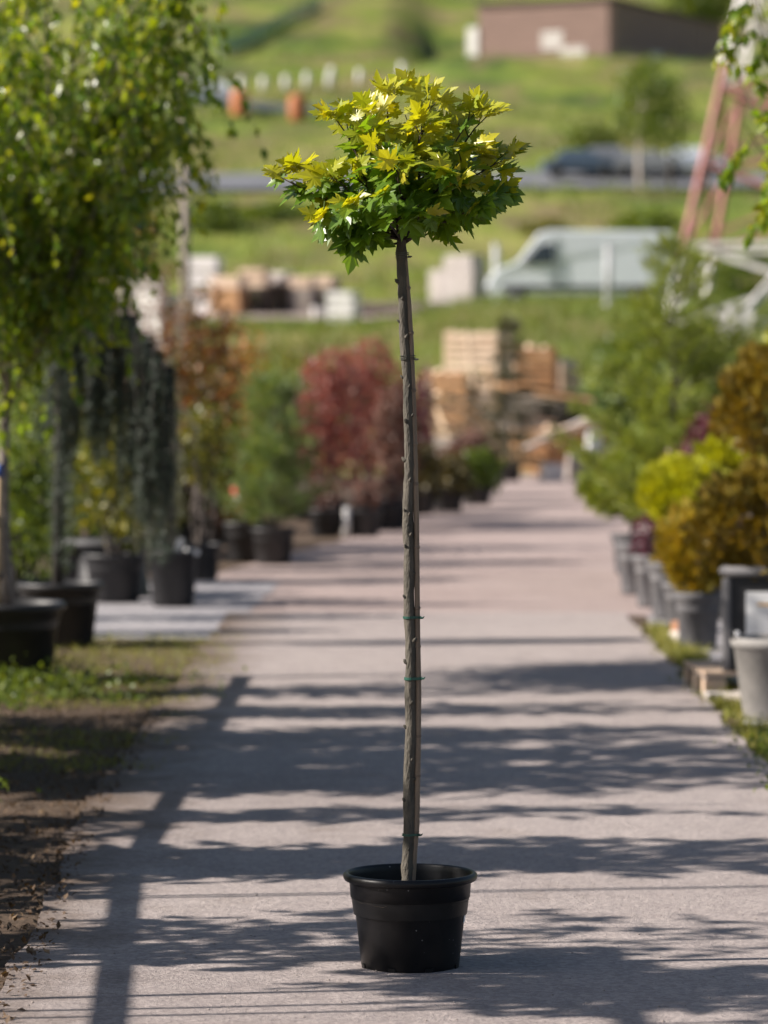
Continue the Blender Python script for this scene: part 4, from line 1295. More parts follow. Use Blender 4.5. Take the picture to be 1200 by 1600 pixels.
# ================================================================== trees outside the frame that shade the road
SX = -3.2
def shade_tree(name, y, x, z_lo, z_hi, r, n, label, size=.075, lean=0):
    zc, hz2 = (z_lo + z_hi) / 2, (z_hi - z_lo) / 2
    ends = sphere_ends(26, (0, 0, zc), (r, r, hz2), int(y * 10), -.9)
    return broad_tree(name, (x, y, .012), label, 'tree', z_lo + .25 * hz2, .022, ends, n, size, 'leaf_green', 'bark_dark', .22, .34, hang=.15, twig_len=r * .5, group='potted trees beside the road')
shade_tree('roadside_tree', 10.15, SX, 2.25, 3.25, .50, 3400, 'potted globe tree in the roadside row whose round crown shades the lower road')
shade_tree('roadside_tree', 11.10, SX - .25, 1.0, 3.2, .60, 3000, 'thin-leaved potted tree in the roadside row beside the globe tree')
shade_tree('roadside_tree', 13.02, SX, .9, 3.7, .50, 7000, 'dense upright potted tree in the roadside row beyond the thin-leaved one', .09)
shade_tree('roadside_tree', 15.70, SX, .8, 3.7, .62, 8000, 'broad potted tree in the roadside row, first of the three broad ones', .09)
shade_tree('roadside_tree', 16.60, SX - .2, .8, 3.8, .66, 8000, 'broad potted tree in the roadside row, second of the three broad ones', .09)
shade_tree('roadside_tree', 17.55, SX - .1, .8, 3.6, .50, 6500, 'broad potted tree in the roadside row, third of the three broad ones', .09)
shade_tree('roadside_tree', 18.90, SX, 1.0, 3.5, .42, 3600, 'slim potted tree in the roadside row near the birch')
shade_tree('roadside_tree', 20.10, SX - .4, 1.0, 3.4, .42, 3400, 'slim potted tree in the roadside row beside the birch')
shade_tree('roadside_tree', 14.35, SX - .3, 1.2, 3.3, .26, 2200, 'narrow potted tree in the roadside row between dense and broad ones')
for (y_, lab) in ((12.2, 'unseen bushy shrub added to shade the verge by the dense tree'), (13.9, 'unseen bushy shrub added to shade the verge by the narrow tree'), (16.1, 'unseen bushy shrub added to shade the verge by the broad trees'), (18.2, 'unseen bushy shrub added to shade the verge by the slim trees')):
    shrub('verge_shade_shrub', (SX - .5, y_, .012), lab, 'shrub', .75, .75, 1.5, .1, 2600, .10, 'leaf_green', .22, .3, group='potted trees beside the road')  # out-of-view bushes added only to darken the soil verge
# canes
fr = thing('support_frame', (SX + .12, 0, .012), 'wooden post and rail frame holding the roadside row of potted trees', 'frame')
for (x_, y) in ((.27, 8.2), (.11, 10.9), (0, 14.3), (0, 17.85), (0, 21.2)):
    MB().tube([(x_, y, 0), (x_, y, 1.36)], .032, 8).build('post', 'wood_post', fr, smooth=True)
MB().tube([(0, 10.75, 1.3), (0, 10.75, 2.5)], .028, 8).build('post', 'wood_post', fr, smooth=True)
MB().tube([(0, 7.2, 1.3), (0, 7.2, 2.5)], .028, 8).build('post', 'wood_post', fr, smooth=True)
for (xa, ya, xb, yb) in ((.28, 8.0, .0, 12.75), (.0, 12.8, .02, 21.3)):
    MB().bar((xa + .05, ya, 1.33), (xb + .05, yb, 1.33), .04, .05).build('rail', 'wood_post', fr)
MB().box((.04, 8.95, 2.40), (.04, 3.9, .05)).build('rail', 'wood_post', fr)
for (y, dx) in ((9.85, 0), (9.97, .02), (12.15, 0), (12.2, .05), (12.9, 0), (11.0, 0), (9.55, .1), (14.6, 0), (15.2, 0), (17.5, 0), (18.9, .0), (20.4, .0)):
    c = MB().tube([(dx, y, 0), (dx + .02, y + random.uniform(-.02, .02), 1.6), (dx - .01, y + random.uniform(-.03, .03), 2.9)], [.013, .012, .010], 7)
    c.build('cane', 'bamboo', fr, smooth=True)

# ================================================================== timber yard
ORD = ['first', 'second', 'third', 'fourth', 'fifth', 'sixth', 'seventh', 'eighth', 'ninth', 'tenth', 'eleventh']
def put_pallets(px, Y, n, m_, label, rz=0, z0=None, lean=0.0, mats=None):
    x = (px - 641) * Y / FPX
    z = terr(x, Y) + .02 if z0 is None else z0
    for k in range(n):
        o = bpy.data.objects.new('wooden_pallet', PALLET[(mats or [m_])[k % len(mats or [m_])]])
        col.objects.link(o)
        o.location = (x + random.uniform(-.03, .03), Y + random.uniform(-.03, .03), z + k * .145)
        o.rotation_euler = (0, 0, rz - .45 + random.uniform(-.03, .03))
        tag(o, label.replace('pallet', 'pallet, ' + ('topmost' if k == n - 1 else 'lowest' if k == 0 else ORD[k]) + ('' if k in (0, n - 1) else ' from the ground') + ',', 1), 'pallet', 'pallets stacked in the timber yard')
    return z + n * .145


def crate(px, Y, w, d, h, m_, label, rz=0, z0=None, fill=None, slats=6):
    x = (px - 641) * Y / FPX
    z = terr(x, Y) + .02 if z0 is None else z0
    t = thing('slatted_crate', (x, Y, z), label, 'crate', rz=rz - .45)
    for sx_ in (-1, 1):
        for sy_ in (-1, 1):
            MB().box((sx_ * (w / 2 - .05), sy_ * (d / 2 - .05), h / 2), (.09, .09, h)).build('post', m_, t)
    for k in range(slats):
        zz = h * (k + .5) / slats
        hh = h / slats * .72
        for sy_ in (-1, 1):
            MB().box((0, sy_ * d / 2, zz), (w, .022, hh)).build('slat', m_, t)
        for sx_ in (-1, 1):
            MB().box((sx_ * (w / 2 + .012), 0, zz), (.022, d - .03, hh)).build('slat', m_, t)
    MB().box((0, 0, .05), (w - .02, d - .06, .06)).build('floor', m_, t)
    if fill:
        b = MB()
        for k in range(26):
            b.bar((random.uniform(-.4, .4) * w, -.42 * d, h * random.uniform(.2, 1.05)), (random.uniform(-.4, .4) * w, .42 * d, h * random.uniform(.3, 1.05)), .09, .07)
        b.build('firewood', fill, t, kind='stuff')
    return z + h


def plank(px, py, Y, L_, ang, rz, m_, label, w=.24, th=.05, tilt=0.0):
    p = at(px, py, Y)
    o = MB().box((0, 0, 0), (L_, w, th)).build('loose_plank', m_)
    o.location = p
    o.rotation_euler = (tilt, ang, rz)
    return tag(o, label, 'plank', 'planks thrown on the timber heap')

# tall pale stack with orange crate
zt = crate(702, 74, .95, .9, 1.25, 'wood_orange', 'orange slatted crate at the plum tree end of the timber yard', .1, .55, 'wood_pale')
z1 = put_pallets(702, 74, 3, 'wood_grey', 'grey pallet low in the pile beneath the orange slatted crate', .1)
z2 = put_pallets(745, 76, 11, 'wood_pale', 'pale pallet in the tallest stack behind the spruce', .05, mats=['wood_pale', 'wood_pale', 'wood_grey'])
crate(747, 76, 1.15, .9, .95, 'wood_pale', 'pale slatted crate topping the tallest pallet stack', .08, z2, 'wood_pale')
put_pallets(776, 79, 10, 'wood_orange', 'reddish pallet in the stack set back beside the tallest one', -.08, mats=['wood_orange', 'wood_grey'])
put_pallets(722, 68, 6, 'wood_pale', 'pale pallet in the low stack under the loose planks', .35)
put_pallets(700, 66, 4, 'wood_grey', 'grey pallet in the lowest stack behind the brown shrubs', -.2)
for i, (px, py, ang, rz, m_, lab) in enumerate(((700, 618, .18, .2, 'wood_pale', 'pale plank topmost on the heap by the plum tree'), (715, 640, .42, .1, 'wood_pale', 'pale plank sliding down the middle of the heap'), (735, 668, .55, -.1, 'wood_orange', 'orange-brown plank sticking out lowest on the heap'),
                                             (690, 655, 1.2, .3, 'wood_pale', 'pale plank leaning steeply at the end of the heap'), (745, 640, .05, .3, 'block_pale', 'greyish white plank lying flat beside the spruce'))):
    plank(px, py, 66.8 + .25 * i, 1.5, ang, rz, m_, lab)
for i, (px, py, Y, L_, ang, rz, m_, lab) in enumerate(((690, 598, 69, 1.1, .05, .3, 'wood_pale', 'short pale plank balanced over the low pallet stack'), (728, 628, 66, 1.3, .25, .5, 'wood_pale', 'pale plank under the sliding ones in the heap middle'), (752, 655, 65.5, .9, .7, .2, 'wood_orange', 'short brown plank poking from the heap towards the spruce'),
                                             (708, 676, 64.8, 1.2, .35, .2, 'wood_pale', 'lowest pale plank of the heap, above the brown shrubs'), (770, 610, 72, .9, 1.3, .1, 'wood_orange', 'brown board leaning upright on the reddish stack'), (735, 560, 73, 1.1, 1.45, .1, 'wood_pale', 'pale board leaning upright on the tallest stack'))):
    plank(px, py, Y, L_, ang, rz, m_, lab, .26, .05)
zq = put_pallets(800, 80, 9, 'wood_pale', 'pale pallet in the stack hidden behind the spruce', .2, mats=['wood_pale', 'wood_orange'])
crate(800, 80, 1.0, .9, .85, 'wood_pale', 'pale slatted crate on the stack hidden behind the spruce', .1, zq, 'wood_pale')
crate(765, 67.5, .8, .7, .7, 'wood_pale', 'low pale slatted crate beside the spruce stem', .4, None, 'wood_pale')
crate(905, 72, .8, .8, .9, 'wood_grey', 'grey slatted crate at the bank end of the dark pallet stack', .1, None, 'wood_dark')
# roofed dark stack
z3 = put_pallets(855, 70, 8, 'wood_dark', 'dark pallet in the stack under the slanting sheet', .12, mats=['wood_dark', 'wood_grey', 'wood_dark'])
put_pallets(838, 72.2, 9, 'wood_grey', 'grey pallet in the stack behind the dark one', .1)
o = MB().box((0, 0, 0), (1.75, 1.25, .06)).build('cover_sheet', 'wood_orange'); o.location = (( 852 - 641) * 70 / FPX, 70, z3 + .17); o.rotation_euler = (0.12, .13, .12)
tag(o, 'slanting brown sheet laid over the dark pallet stack', 'sheet')
crate(838, 70.3, .72, .7, .75, 'wood_orange', 'orange slatted crate sitting on the slanting sheet beside the spruce', .3, z3 + .30, 'wood_pale')
crate(873, 70.3, .55, .6, .55, 'wood_pale', 'small pale slatted crate sitting on the slanting sheet', -.2, z3 + .22, 'block_pale')
# near crates at the lane end
zc = crate(890, 63.5, 1.15, .85, .80, 'wood_orange', 'open orange-brown crate at the lane end with planks across it', .25, None, 'wood_pale')
crate(833, 65, .6, .6, .75, 'wood_orange', 'small brown crate in the shade of the spruce', -.1)
for i, (px, py, ang, rz, m_, lab) in enumerate(((893, 668, -.22, .15, 'wood_pale', 'broad pale plank sloping across the open crate'), (868, 678, -.45, .1, 'block_pale', 'greyish plank leaning against the open crate'), (920, 690, .35, .4, 'wood_pale', 'pale plank tipped over the far end of the open crate'), (830, 655, .1, .2, 'wood_pale', 'pale plank lying over the small brown crate'))):
    plank(px, py, 62.7 + .3 * i, 1.25 if i < 3 else .8, ang, rz, m_, lab, .3, .06)
lump('stone', ((862 - 641) * 60 / FPX, 60, .012), (.35, .3, .28), 'block_pale', 'pale stone at the corner of the open crate', .3, 'stone')
lump('white_can', ((927 - 641) * 61 / FPX, 61, .5), (.2, .2, .3), 'paper', 'small white can on the rubble beside the open crate', .3, 'can')
lump('rubble_base', ((927 - 641) * 61 / FPX, 61.1, .012), (.9, .5, .5), 'wood_grey', 'low grey timber block carrying the small white can', .1)

# ================================================================== terrace with the van
VY = 131.0
vz = terr(7.5, VY)
van = thing('white_van', ((908 - 641) * VY / FPX, VY, vz), 'white high-roof panel van parked on the terrace with its nose towards the plank stack', 'van', rz=R(180 + 1))
# side profile, x forward
prof = [(-3.3, .45), (-3.32, 2.45), (-3.15, 2.68), (1.15, 2.74), (1.55, 2.64), (2.35, 1.62), (3.10, 1.32), (3.38, .95), (3.42, .45)]
b = MB()
secs = [(-1.0, .94), (-.97, 1.0), (.97, 1.0), (1.0, .94)]
for (yy, sc_) in secs:
    for (x, z) in prof:
        w = 1 - .10 * max(0, (z - 1.25) / 1.5)
        cx = x * (1.0 if abs(yy) < .98 else .985)
        zz = .45 + (z - .45) * (1.0 if abs(yy) < .98 else .975)
        taper = 1 - .10 * max(0, (x - 1.6) / 1.8)
        b.v.append((cx, yy * w * taper, zz))
n = len(prof)
for s_ in range(3):
    for i in range(n):
        a, c = s_ * n + i, s_ * n + (i + 1) % n
        b.f.append((a, a + n, c + n, c))
b.f.append(tuple(range(n)))
b.f.append(tuple(3 * n + i for i in reversed(range(n))))
b.build('body', 'van_white', van, bevel=.05)
def vq(pts, name, m_):
    o = MB().poly(pts).build(name, m_, van)
    md = o.modifiers.new('solid', 'SOLIDIFY'); md.thickness = .02; md.offset = 0
    return o
def sidey(x, z):
    return (1 - .10 * max(0, (z - 1.25) / 1.5)) * (1 - .10 * max(0, (x - 1.6) / 1.8))
for sg in (-1, 1):
    vq([(x, sg * (sidey(x, z) + .004), z) for x, z in ((1.05, 1.55), (2.15, 1.55), (1.55, 2.22), (1.05, 2.26))], 'side_window', 'glass_dark')
    vq([(x, sg * (sidey(x, z) + .006), z) for x, z in ((.92, .60), (.96, .60), (.96, 2.50), (.92, 2.50))], 'door_gap', 'van_trim')
    vq([(x, sg * (sidey(x, z) + .006), z) for x, z in ((-3.2, .62), (2.9, .62), (2.9, .78), (-3.2, .78))], 'side_strip', 'van_trim')
    MB().box((1.98, sg * 1.10, 1.62), (.14, .2, .32)).build('mirror', 'van_trim', van, bevel=.03)
    MB().box((3.18, sg * .70, 1.08), (.30, .34, .22), Euler((0, .6, 0)).to_matrix()).build('headlight', 'glass_lamp', van, bevel=.03)
    for x in (2.35, -2.0):
        w = thing('wheel', (0, 0, 0), None, None); w.parent = van
        w.location = (x, sg * .90, .36)
        MB().lathe([(.20, -.11), (.33, -.11), (.36, -.08), (.36, .08), (.33, .11), (.20, .11)], 28).build('tyre', 'rubber', w, smooth=True).rotation_euler = (R(90), 0, 0)
        MB().lathe([(0, -.07), (.2, -.1), (.21, .1), (0, .07)], 20).build('rim', 'rim', w, smooth=True).rotation_euler = (R(90), 0, 0)
vq([(1.60, -.80, 2.56), (1.60, .80, 2.56), (2.34, .84, 1.665), (2.34, -.84, 1.665)], 'windscreen', 'glass_dark')
MB().box((3.41, 0, .62), (.14, 1.78, .30)).build('bumper', 'van_trim', van, bevel=.04)
MB().box((3.36, 0, .96), (.06, .9, .16)).build('grille', 'van_trim', van, bevel=.02)

def far_thing_x(px, Y): return (px - 641) * Y / FPX
# pale post before the van
def post(name, px, Y, ytop, ybot, r_, m_, label, cat='post'):
    x = far_thing_x(px, Y); zb = terr(x, Y) - .1
    zt_ = CAM_H + (580 - ytop) / FPX * Y
    t = thing(name, (x, Y, zb), label, cat)
    MB().tube([(0, 0, 0), (0, 0, zt_ - zb)], [r_, r_ * .9], 12).build('shaft', m_, t, smooth=True)
    MB().tube([(0, 0, 0), (0, 0, .25)], [r_ * 1.7, r_ * 1.5], 12).build('foot', m_, t, smooth=True)
    MB().tube([(0, 0, zt_ - zb - .005), (0, 0, zt_ - zb + .05)], [r_ * 1.15, r_ * .6], 12).build('cap', m_, t, smooth=True)
    return t
post('white_post', 950, 124, 384, 486, .13, 'post_grey', 'pale post standing in front of the van side')
post('white_post', 775, 136, 383, 480, .14, 'post_grey', 'pale post behind the nose of the van')
post('wooden_pole', 290, 92, 120, 420, .13, 'pole_grey', 'tall grey wooden pole rising behind the birch leaves', 'pole')

# white plank stack beside the van
x = far_thing_x(714, 137)
stk = thing('plank_stack', (x, 137, terr(x, 137)), 'whitish layered plank stack in front of the van nose', 'stack', rz=R(-32))
for k in range(15):
    w = 1.9 if k < 11 else 1.2
    MB().box((.05 + (.3 if k >= 11 else 0) + random.uniform(-.04, .04), random.uniform(-.04, .04), .09 + k * .135), (w + random.uniform(-.06, .06), 1.1, .10)).build('plank_layer', 'block_pale', stk)
for k in range(14):
    for dx in (-.6, .1, .6):
        MB().box((.05 + dx, 0, .09 + k * .135 + .0675), (.08, 1.0, .036)).build('spacer', 'wood_grey', stk)

# stacks on the terrace, shaded side towards the lane
far = 'goods stacked along the terrace road'
def far_stack(px, w_px, ytop, ybot, Y, m_, label, rz=0, top=None, layers=None):
    x = far_thing_x(px, Y); s_ = Y / FPX
    zb = terr(x, Y)
    h = CAM_H + (580 - ytop) * s_ - zb
    t = thing('goods_stack', (x, Y, zb), label, 'stack', rz=rz - (.45 if w_px < 100 else .1))
    w = w_px * s_
    n_ = layers or max(3, int(h / .22))
    for k in range(n_):
        hh = h / n_
        mm = top if (top and k >= n_ * .62) else m_
        MB().box((random.uniform(-.03, .03), random.uniform(-.03, .03), hh * (k + .5)), (w * random.uniform(.93, 1.0), .9, hh * .84)).build('layer', mm, t)
        if k:
            for dx in (-.35, .35):
                MB().box((dx * w, 0, hh * k), (.1, .8, hh * .2)).build('spacer', 'wood_dark', t)
    return t
far_stack(322, 44, 400, 450, 141, 'white_wrap', 'whitish wrapped stack nearest the wooden pole', .2, None, 4)
far_stack(358, 50, 432, 490, 136, 'wood_orange', 'orange-brown stack below the whitish wrapped one', .1, 'wood_pale')
far_stack(400, 40, 420, 490, 137, 'wood_dark', 'dark brown stack with pale top layers, first of the brown row', .15, 'wood_pale')
far_stack(436, 40, 425, 490, 138, 'wood_dark', 'dark brown stack with grey-pink top in the middle of the brown row', -.1, 'block_pale')
far_stack(474, 34, 432, 488, 137, 'wood_grey', 'pinkish grey stack between brown stacks', .2, 'wood_pale')
far_stack(508, 40, 430, 490, 139, 'wood_dark', 'dark stack with pale top just behind the white block', .1, 'wood_pale')
far_stack(537, 44, 455, 512, 128, 'white_wrap', 'white wrapped goods block standing forward on the terrace road', .12, None, 4)
far_stack(628, 140, 472, 500, 134, 'wood_dark', 'long low dark stack with grey top reaching to the planks', .03, 'wood_grey', 3)
far_stack(225, 70, 435, 490, 118, 'wood_grey', 'grey stack half hidden by the birch twigs', .2, 'block_pale')
far_stack(250, 46, 455, 492, 112, 'white_wrap', 'small white wrapped bale under the hanging birch twig', -.2, None, 3)
x = far_thing_x(500, 130)
lump('white_box', (x, 130, terr(x, 130) + .2), (.5, .4, .4), 'white_wrap', 'small white box on the terrace road before the brown stacks', .2, 'box')

# ================================================================== red and white pylon
PYc = Vector((far_thing_x(1039, 115) + 5.04, 118.3, 0))
pyl = thing('lattice_pylon', (PYc.x, PYc.y, terr(PYc.x, PYc.y) - .3), 'red and white lattice steel pylon rising out of the tall conifer', 'pylon', rz=R(-12))
PROT = Matrix.Rotation(R(12), 3, 'Z')
HB, HT, HH = 4.25, .75, 17.5
def leg_pt(sx_, sy_, z):
    w = HB + (HT - HB) * min(1, z / HH)
    return Vector((sx_ * w, sy_ * w, z))
bands = [(0, 2.2, 'pylon_white'), (2.2, 8.4, 'pylon_red'), (8.4, 14.5, 'pylon_white'), (14.5, 19.5, 'pylon_red'), (19.5, 26, 'pylon_white')]
for sx_ in (-1, 1):
    for sy_ in (-1, 1):
        for (z0_, z1_, m_) in bands:
            MB().bar(leg_pt(sx_, sy_, z0_), leg_pt(sx_, sy_, z1_), .17).build('leg_section', m_, pyl)
lv = [0, 2.6, 5.2, 7.6, 9.8, 11.8, 13.6, 15.2, 16.7, 18.2, 20, 22, 24, 26]
corners = [(-1, -1), (1, -1), (1, 1), (-1, 1)]
def band_m(z):
    for (z0_, z1_, m_) in bands:
        if z < z1_: return m_
    return 'pylon_white'
for i in range(len(lv) - 1):
    for k in range(4):
        a, c = corners[k], corners[(k + 1) % 4]
        m_ = band_m((lv[i] + lv[i + 1]) / 2)
        MB().bar(leg_pt(*a, lv[i]), leg_pt(*c, lv[i + 1]), .11).build('brace', m_, pyl)
        MB().bar(leg_pt(*c, lv[i]) + Vector((.01, .02, 0)), leg_pt(*a, lv[i + 1]) + Vector((.01, .02, 0)), .11).build('brace', m_, pyl)
        if i % 2 == 0:
            MB().bar(leg_pt(*a, lv[i + 1]), leg_pt(*c, lv[i + 1]), .14).build('crossbar', m_, pyl)
for z in (20, 24):
    MB().bar((-4.5, 0, z + .3), (4.5, 0, z + .3), .22).build('arm', 'pylon_white', pyl)
# gusset plate where the lower braces meet
gq = PROT @ (at(1152, 503, 114.0) - Vector(pyl.location))
MB().box(gq, (.95, .06, .85), Euler((0, .35, 0)).to_matrix()).build('gusset_plate', 'pylon_white', pyl)
for (px, py) in ((1215, 430), (1105, 545), (1215, 505), (1122, 498), (1190, 560)):
    MB().bar(gq, PROT @ (at(px, py, 114.3) - Vector(pyl.location)), .22).build('brace', 'pylon_white', pyl)

# ================================================================== up the hill
# brown flat building
C0 = Vector((far_thing_x(955, 290), 290, 0)); zb = 26.3
dR = Vector((10.5, 22, 0)).normalized(); dL = Vector((-22, 10.5, 0)).normalized()
LR, LL, BH = 24.5, 11.6, 4.9
bld = thing('hill_building', (C0.x, C0.y, zb), 'long brown flat-roofed building on top of the hill', 'building')
def wallbox(a, c, z0_, z1_, th, name, m_, off=0.0):
    a, c = Vector(a), Vector(c)
    d = (c - a); l_ = d.length; d.normalize()
    rot = Matrix(((d.x, -d.y, 0), (d.y, d.x, 0), (0, 0, 1)))
    mid = (a + c) / 2 + Vector((0, 0, (z0_ + z1_) / 2))
    return MB().box(mid, (l_, th, z1_ - z0_), rot).build(name, m_, bld)
O = Vector((0, 0, 0))
wallbox(O + dR * .15 + dL * .15, dR * LR + dL * .15, 0, BH, .3, 'wall', 'clad_brown')
wallbox(O + dL * .30 + dR * .15, dL * LL + dR * .15, 0, BH - .01, .3, 'wall', 'clad_brown')
wallbox(dL * (LL - .16) + dR * .32, dL * (LL - .16) + dR * LR, 0, BH - .02, .3, 'wall', 'clad_brown')
wallbox(dR * (LR - .16) + dL * .32, dR * (LR - .16) + dL * (LL - .35), 0, BH - .03, .3, 'wall', 'clad_brown')
rot = Matrix(((dR.x, dL.x, 0), (dR.y, dL.y, 0), (0, 0, 1)))
MB().box(dR * LR / 2 + dL * LL / 2 + Vector((0, 0, BH + .1)), (LR + .5, LL + .5, .2), rot).build('roof', 'roof_dark', bld)
for (u, z0_, z1_, w) in ((5.2, 1.2, 2.6, 1.8), (3.4, .1, 1.3, 2.2)):          # pale panels on the lit wall
    MB().box(dL * u + dR * -.02 + Vector((0, 0, (z0_ + z1_) / 2)), (.06, w, z1_ - z0_), rot).build('window', 'white_wrap', bld)
for u in (9.5, 16.0, 21.0):
    MB().box(dR * u + dL * -.02 + Vector((0, 0, .9)), (1.9, .06, 1.2), rot).build('window', 'white_wrap', bld)
for k in range(9):
    MB().box(dR * (1 + k * 2.7) + dL * -.03 + Vector((0, 0, BH / 2 + .3)), (.12, .08, BH - .8), rot).build('cladding_rib', 'clad_brown', bld)
for k in range(12):
    MB().box(dL * (LL / 2 + .1) + dR * -.03 + Vector((0, 0, .35 + k * .38)), (.08, LL - .4, .10), rot).build('cladding_board', 'clad_brown', bld)
MB().box(dL * (LL + .5) + dR * .3 + Vector((0, 0, 1.5)), (.9, .9, 3.4), rot).build('white_column', 'white_wrap', bld)

# white posts along the bend
pp = [(350, 158), (378, 150), (412, 140), (447, 128), (480, 120), (515, 113), (562, 106), (518, 82), (628, 100)]
for i, (px, py) in enumerate(pp):
    Y = 262 + i * 3.2
    x = far_thing_x(px, Y); zt_ = CAM_H + (580 - py + 10) / FPX * Y; zb_ = terr(x, Y) - .2
    if zt_ - zb_ < .7: zt_ = zb_ + .9
    if zt_ - zb_ > 3: zb_ = zt_ - 1.6
    zt_ = min(zt_, zb_ + 1.4)
    t = thing('white_bollard', (x, Y, terr(x, Y) - .1), 'white bollard in the curved hill row, ' + ORD[i] + ' from the small white car', 'bollard', 'white bollards on the hill bend')
    MB().tube([(0, 0, 0), (0, 0, 1.15)], [.24, .22], 10).build('shaft', 'white_wrap', t, smooth=True)
    MB().tube([(0, 0, 1.14), (0, 0, 1.25)], [.22, .1], 10).build('cap', 'white_wrap', t, smooth=True)

# guard rail and orange drums on the upper terrace
gr = thing('guard_rail', (0, 243, 0), 'blue-grey steel guard rail along the upper hill road', 'rail')
for (x0_, x1_) in ((-15, -4.5),):
    n_ = 8
    for k in range(n_):
        xa = x0_ + (x1_ - x0_) * k / n_; xb = x0_ + (x1_ - x0_) * (k + 1) / n_
        za, zb2 = terr(xa, 243), terr(xb, 243)
        MB().bar((xa, 0, za + .62), (xb, 0, zb2 + .62), .08, .5).build('beam', 'rail_steel', gr)
        MB().box((xa, .1, za + .3), (.14, .12, 1.0)).build('post', 'rail_steel', gr)
for (px, lab) in ((375, 'rusty orange tank at the guard rail, next to the small white car'), (465, 'rusty brown tank by the guard rail, apart from the white car')):
    Y = 241; x = far_thing_x(px, Y)
    t = thing('rusty_tank', (x, Y, terr(x, Y)), lab, 'tank')
    MB().lathe([(0, 0), (.55, 0), (.58, .1), (.58, 1.5), (.5, 1.65), (.2, 1.78), (0, 1.8)], 20).build('shell', 'drum_orange', t, smooth=True)
    for zz in (.5, 1.05):
        MB().lathe([(.585, zz - .04), (.62, zz), (.585, zz + .04)], 20).build('hoop', 'drum_orange', t, smooth=True)
def far_car(px, Y, m_, label, rz, z_off=0):
    x = far_thing_x(px, Y)
    t = thing('parked_car', (x, Y, terr(x, Y) + .25 + z_off), label, 'car', rz=rz)
    prof = [(-2.1, .3), (-2.15, .85), (-1.5, .95), (-1.0, 1.42), (.5, 1.45), (1.2, .98), (2.0, .85), (2.15, .3)]
    b = MB()
    for yy in (-.85, .85):
        for (x_, z_) in prof:
            b.v.append((x_, yy * (1 - .15 * max(0, z_ - .9) / .5), z_))
    n_ = len(prof)
    for i in range(n_):
        b.f.append((i, (i + 1) % n_, n_ + (i + 1) % n_, n_ + i))
    b.f += [tuple(reversed(range(n_))), tuple(range(n_, 2 * n_))]
    b.build('body', m_, t, bevel=.06)
    for sg in (-1, 1):
        MB().poly([(-.95, sg * .80, .97), (.95, sg * .80, .97), (.45, sg * .735, 1.36), (-.9, sg * .735, 1.36)]).build('side_window', 'glass_dark', t)
        for x_ in (-1.3, 1.35):
            w = MB().lathe([(0, -.1), (.3, -.1), (.32, 0), (.3, .1), (0, .1)], 18).build('wheel', 'rubber', t, smooth=True)
            w.rotation_euler = (R(90), 0, 0); w.location = (x_, sg * .8, .32)
    return t
far_car(335, 244, 'van_white', 'small white car on the upper hill road by the rusty orange tank', .1)
M['car_blue'] = mat('car_blue', (0.10, 0.14, 0.20), (0.08, 0.11, 0.16), .3)
M['car_grey'] = mat('car_grey', (0.24, 0.25, 0.27), (0.2, 0.21, 0.23), .3)
far_car(905, 204, 'car_blue', 'blue-grey car on the hill road, clear of the white birch stem', .05)
far_car(1010, 204, 'car_grey', 'pale grey car on the hill road beside the white birch stem', -.05)
far_car(950, 206, 'car_grey', 'dark grey car between the two others on the hill road', .03)
far_car(1075, 206, 'van_white', 'white car on the hill road behind the pylon leg', .03)

# teal net fence across the upper slope
nf = thing('net_fence', (0, 300, 0), 'teal green netting fence slanting across the upper grassy slope', 'fence')
pa, pb = at(345, 82, 305), at(500, 22, 345)
for k in range(9):
    a = pa.lerp(pb, k / 8); a.z = terr(a.x, a.y) - .2
    MB().tube([a - Vector((0, 300, 0)), a - Vector((0, 300, 0)) + Vector((0, 0, 1.5))], .06, 6).build('post', 'rail_steel', nf)
    if k < 8:
        c = pa.lerp(pb, (k + 1) / 8); c.z = terr(c.x, c.y) - .2
        q = [a - Vector((0, 300, -.25)), c - Vector((0, 300, -.25)), c - Vector((0, 300, -1.4)), a - Vector((0, 300, -1.4))]
        o = MB().poly(q).build('net_panel', 'net_teal', nf); md = o.modifiers.new('solid', 'SOLIDIFY'); md.thickness = .03

# trees and bushes on the hill
def far_tree(px, Y, ytop, w_px, label, m_, stem_m='bark_white', ybase=None, n=1500, bush=False):
    x = far_thing_x(px, Y); zb_ = terr(x, Y) - .1; s_ = Y / FPX
    h = CAM_H + (580 - ytop) * s_ - zb_
    t = thing('hill_bush' if bush else 'hill_tree', (x, Y, zb_), label, 'bush' if bush else 'tree')
    r_ = w_px * s_ / 2
    tr_ = MB().tube(limb_points((0, 0, 0), (0, 0, h * .8), 6, 0, .02), [max(.06, r_ * .09) * (1 - .7 * k / 6) for k in range(7)], 8)
    tr_.build('trunk', stem_m, t, smooth=True)
    P, O_ = [], []
    lo = .06 if bush else .38
    nl = 12
    for k in range(nl):
        u = (k + .5) / nl; a = 2.4 * k
        c = np.array([r_ * .6 * math.sin(math.pi * (.15 + .7 * u)) * math.cos(a), r_ * .6 * math.sin(math.pi * (.15 + .7 * u)) * math.sin(a), h * (lo + (.93 - lo) * u)])
        d = rand_dirs(n // nl)
        P.append(c + d * rng.uniform(.4, 1, (n // nl, 1)) * np.array([r_ * .5, r_ * .5, h * (.95 - lo) * .17])); O_.append(d)
    leaf_cloud('foliage', m_, np.concatenate(P), max(.22, r_ * .16), t, OVAL, .6, .2, np.concatenate(O_) * .5)
    return t
far_tree(1000, 196, 88, 110, 'pale green birch with a white stem on the hill below the building', 'leaf_green', n=1500)
far_tree(1045, 199, 120, 80, 'rounder green tree close behind the white-stemmed birch', 'leaf_green', 'bark_dark', n=1200)
far_tree(920, 212, 196, 105, 'clipped yellow-green hedge bush along the hill road', 'grass_hill', 'bark_dark', bush=True, n=1300)
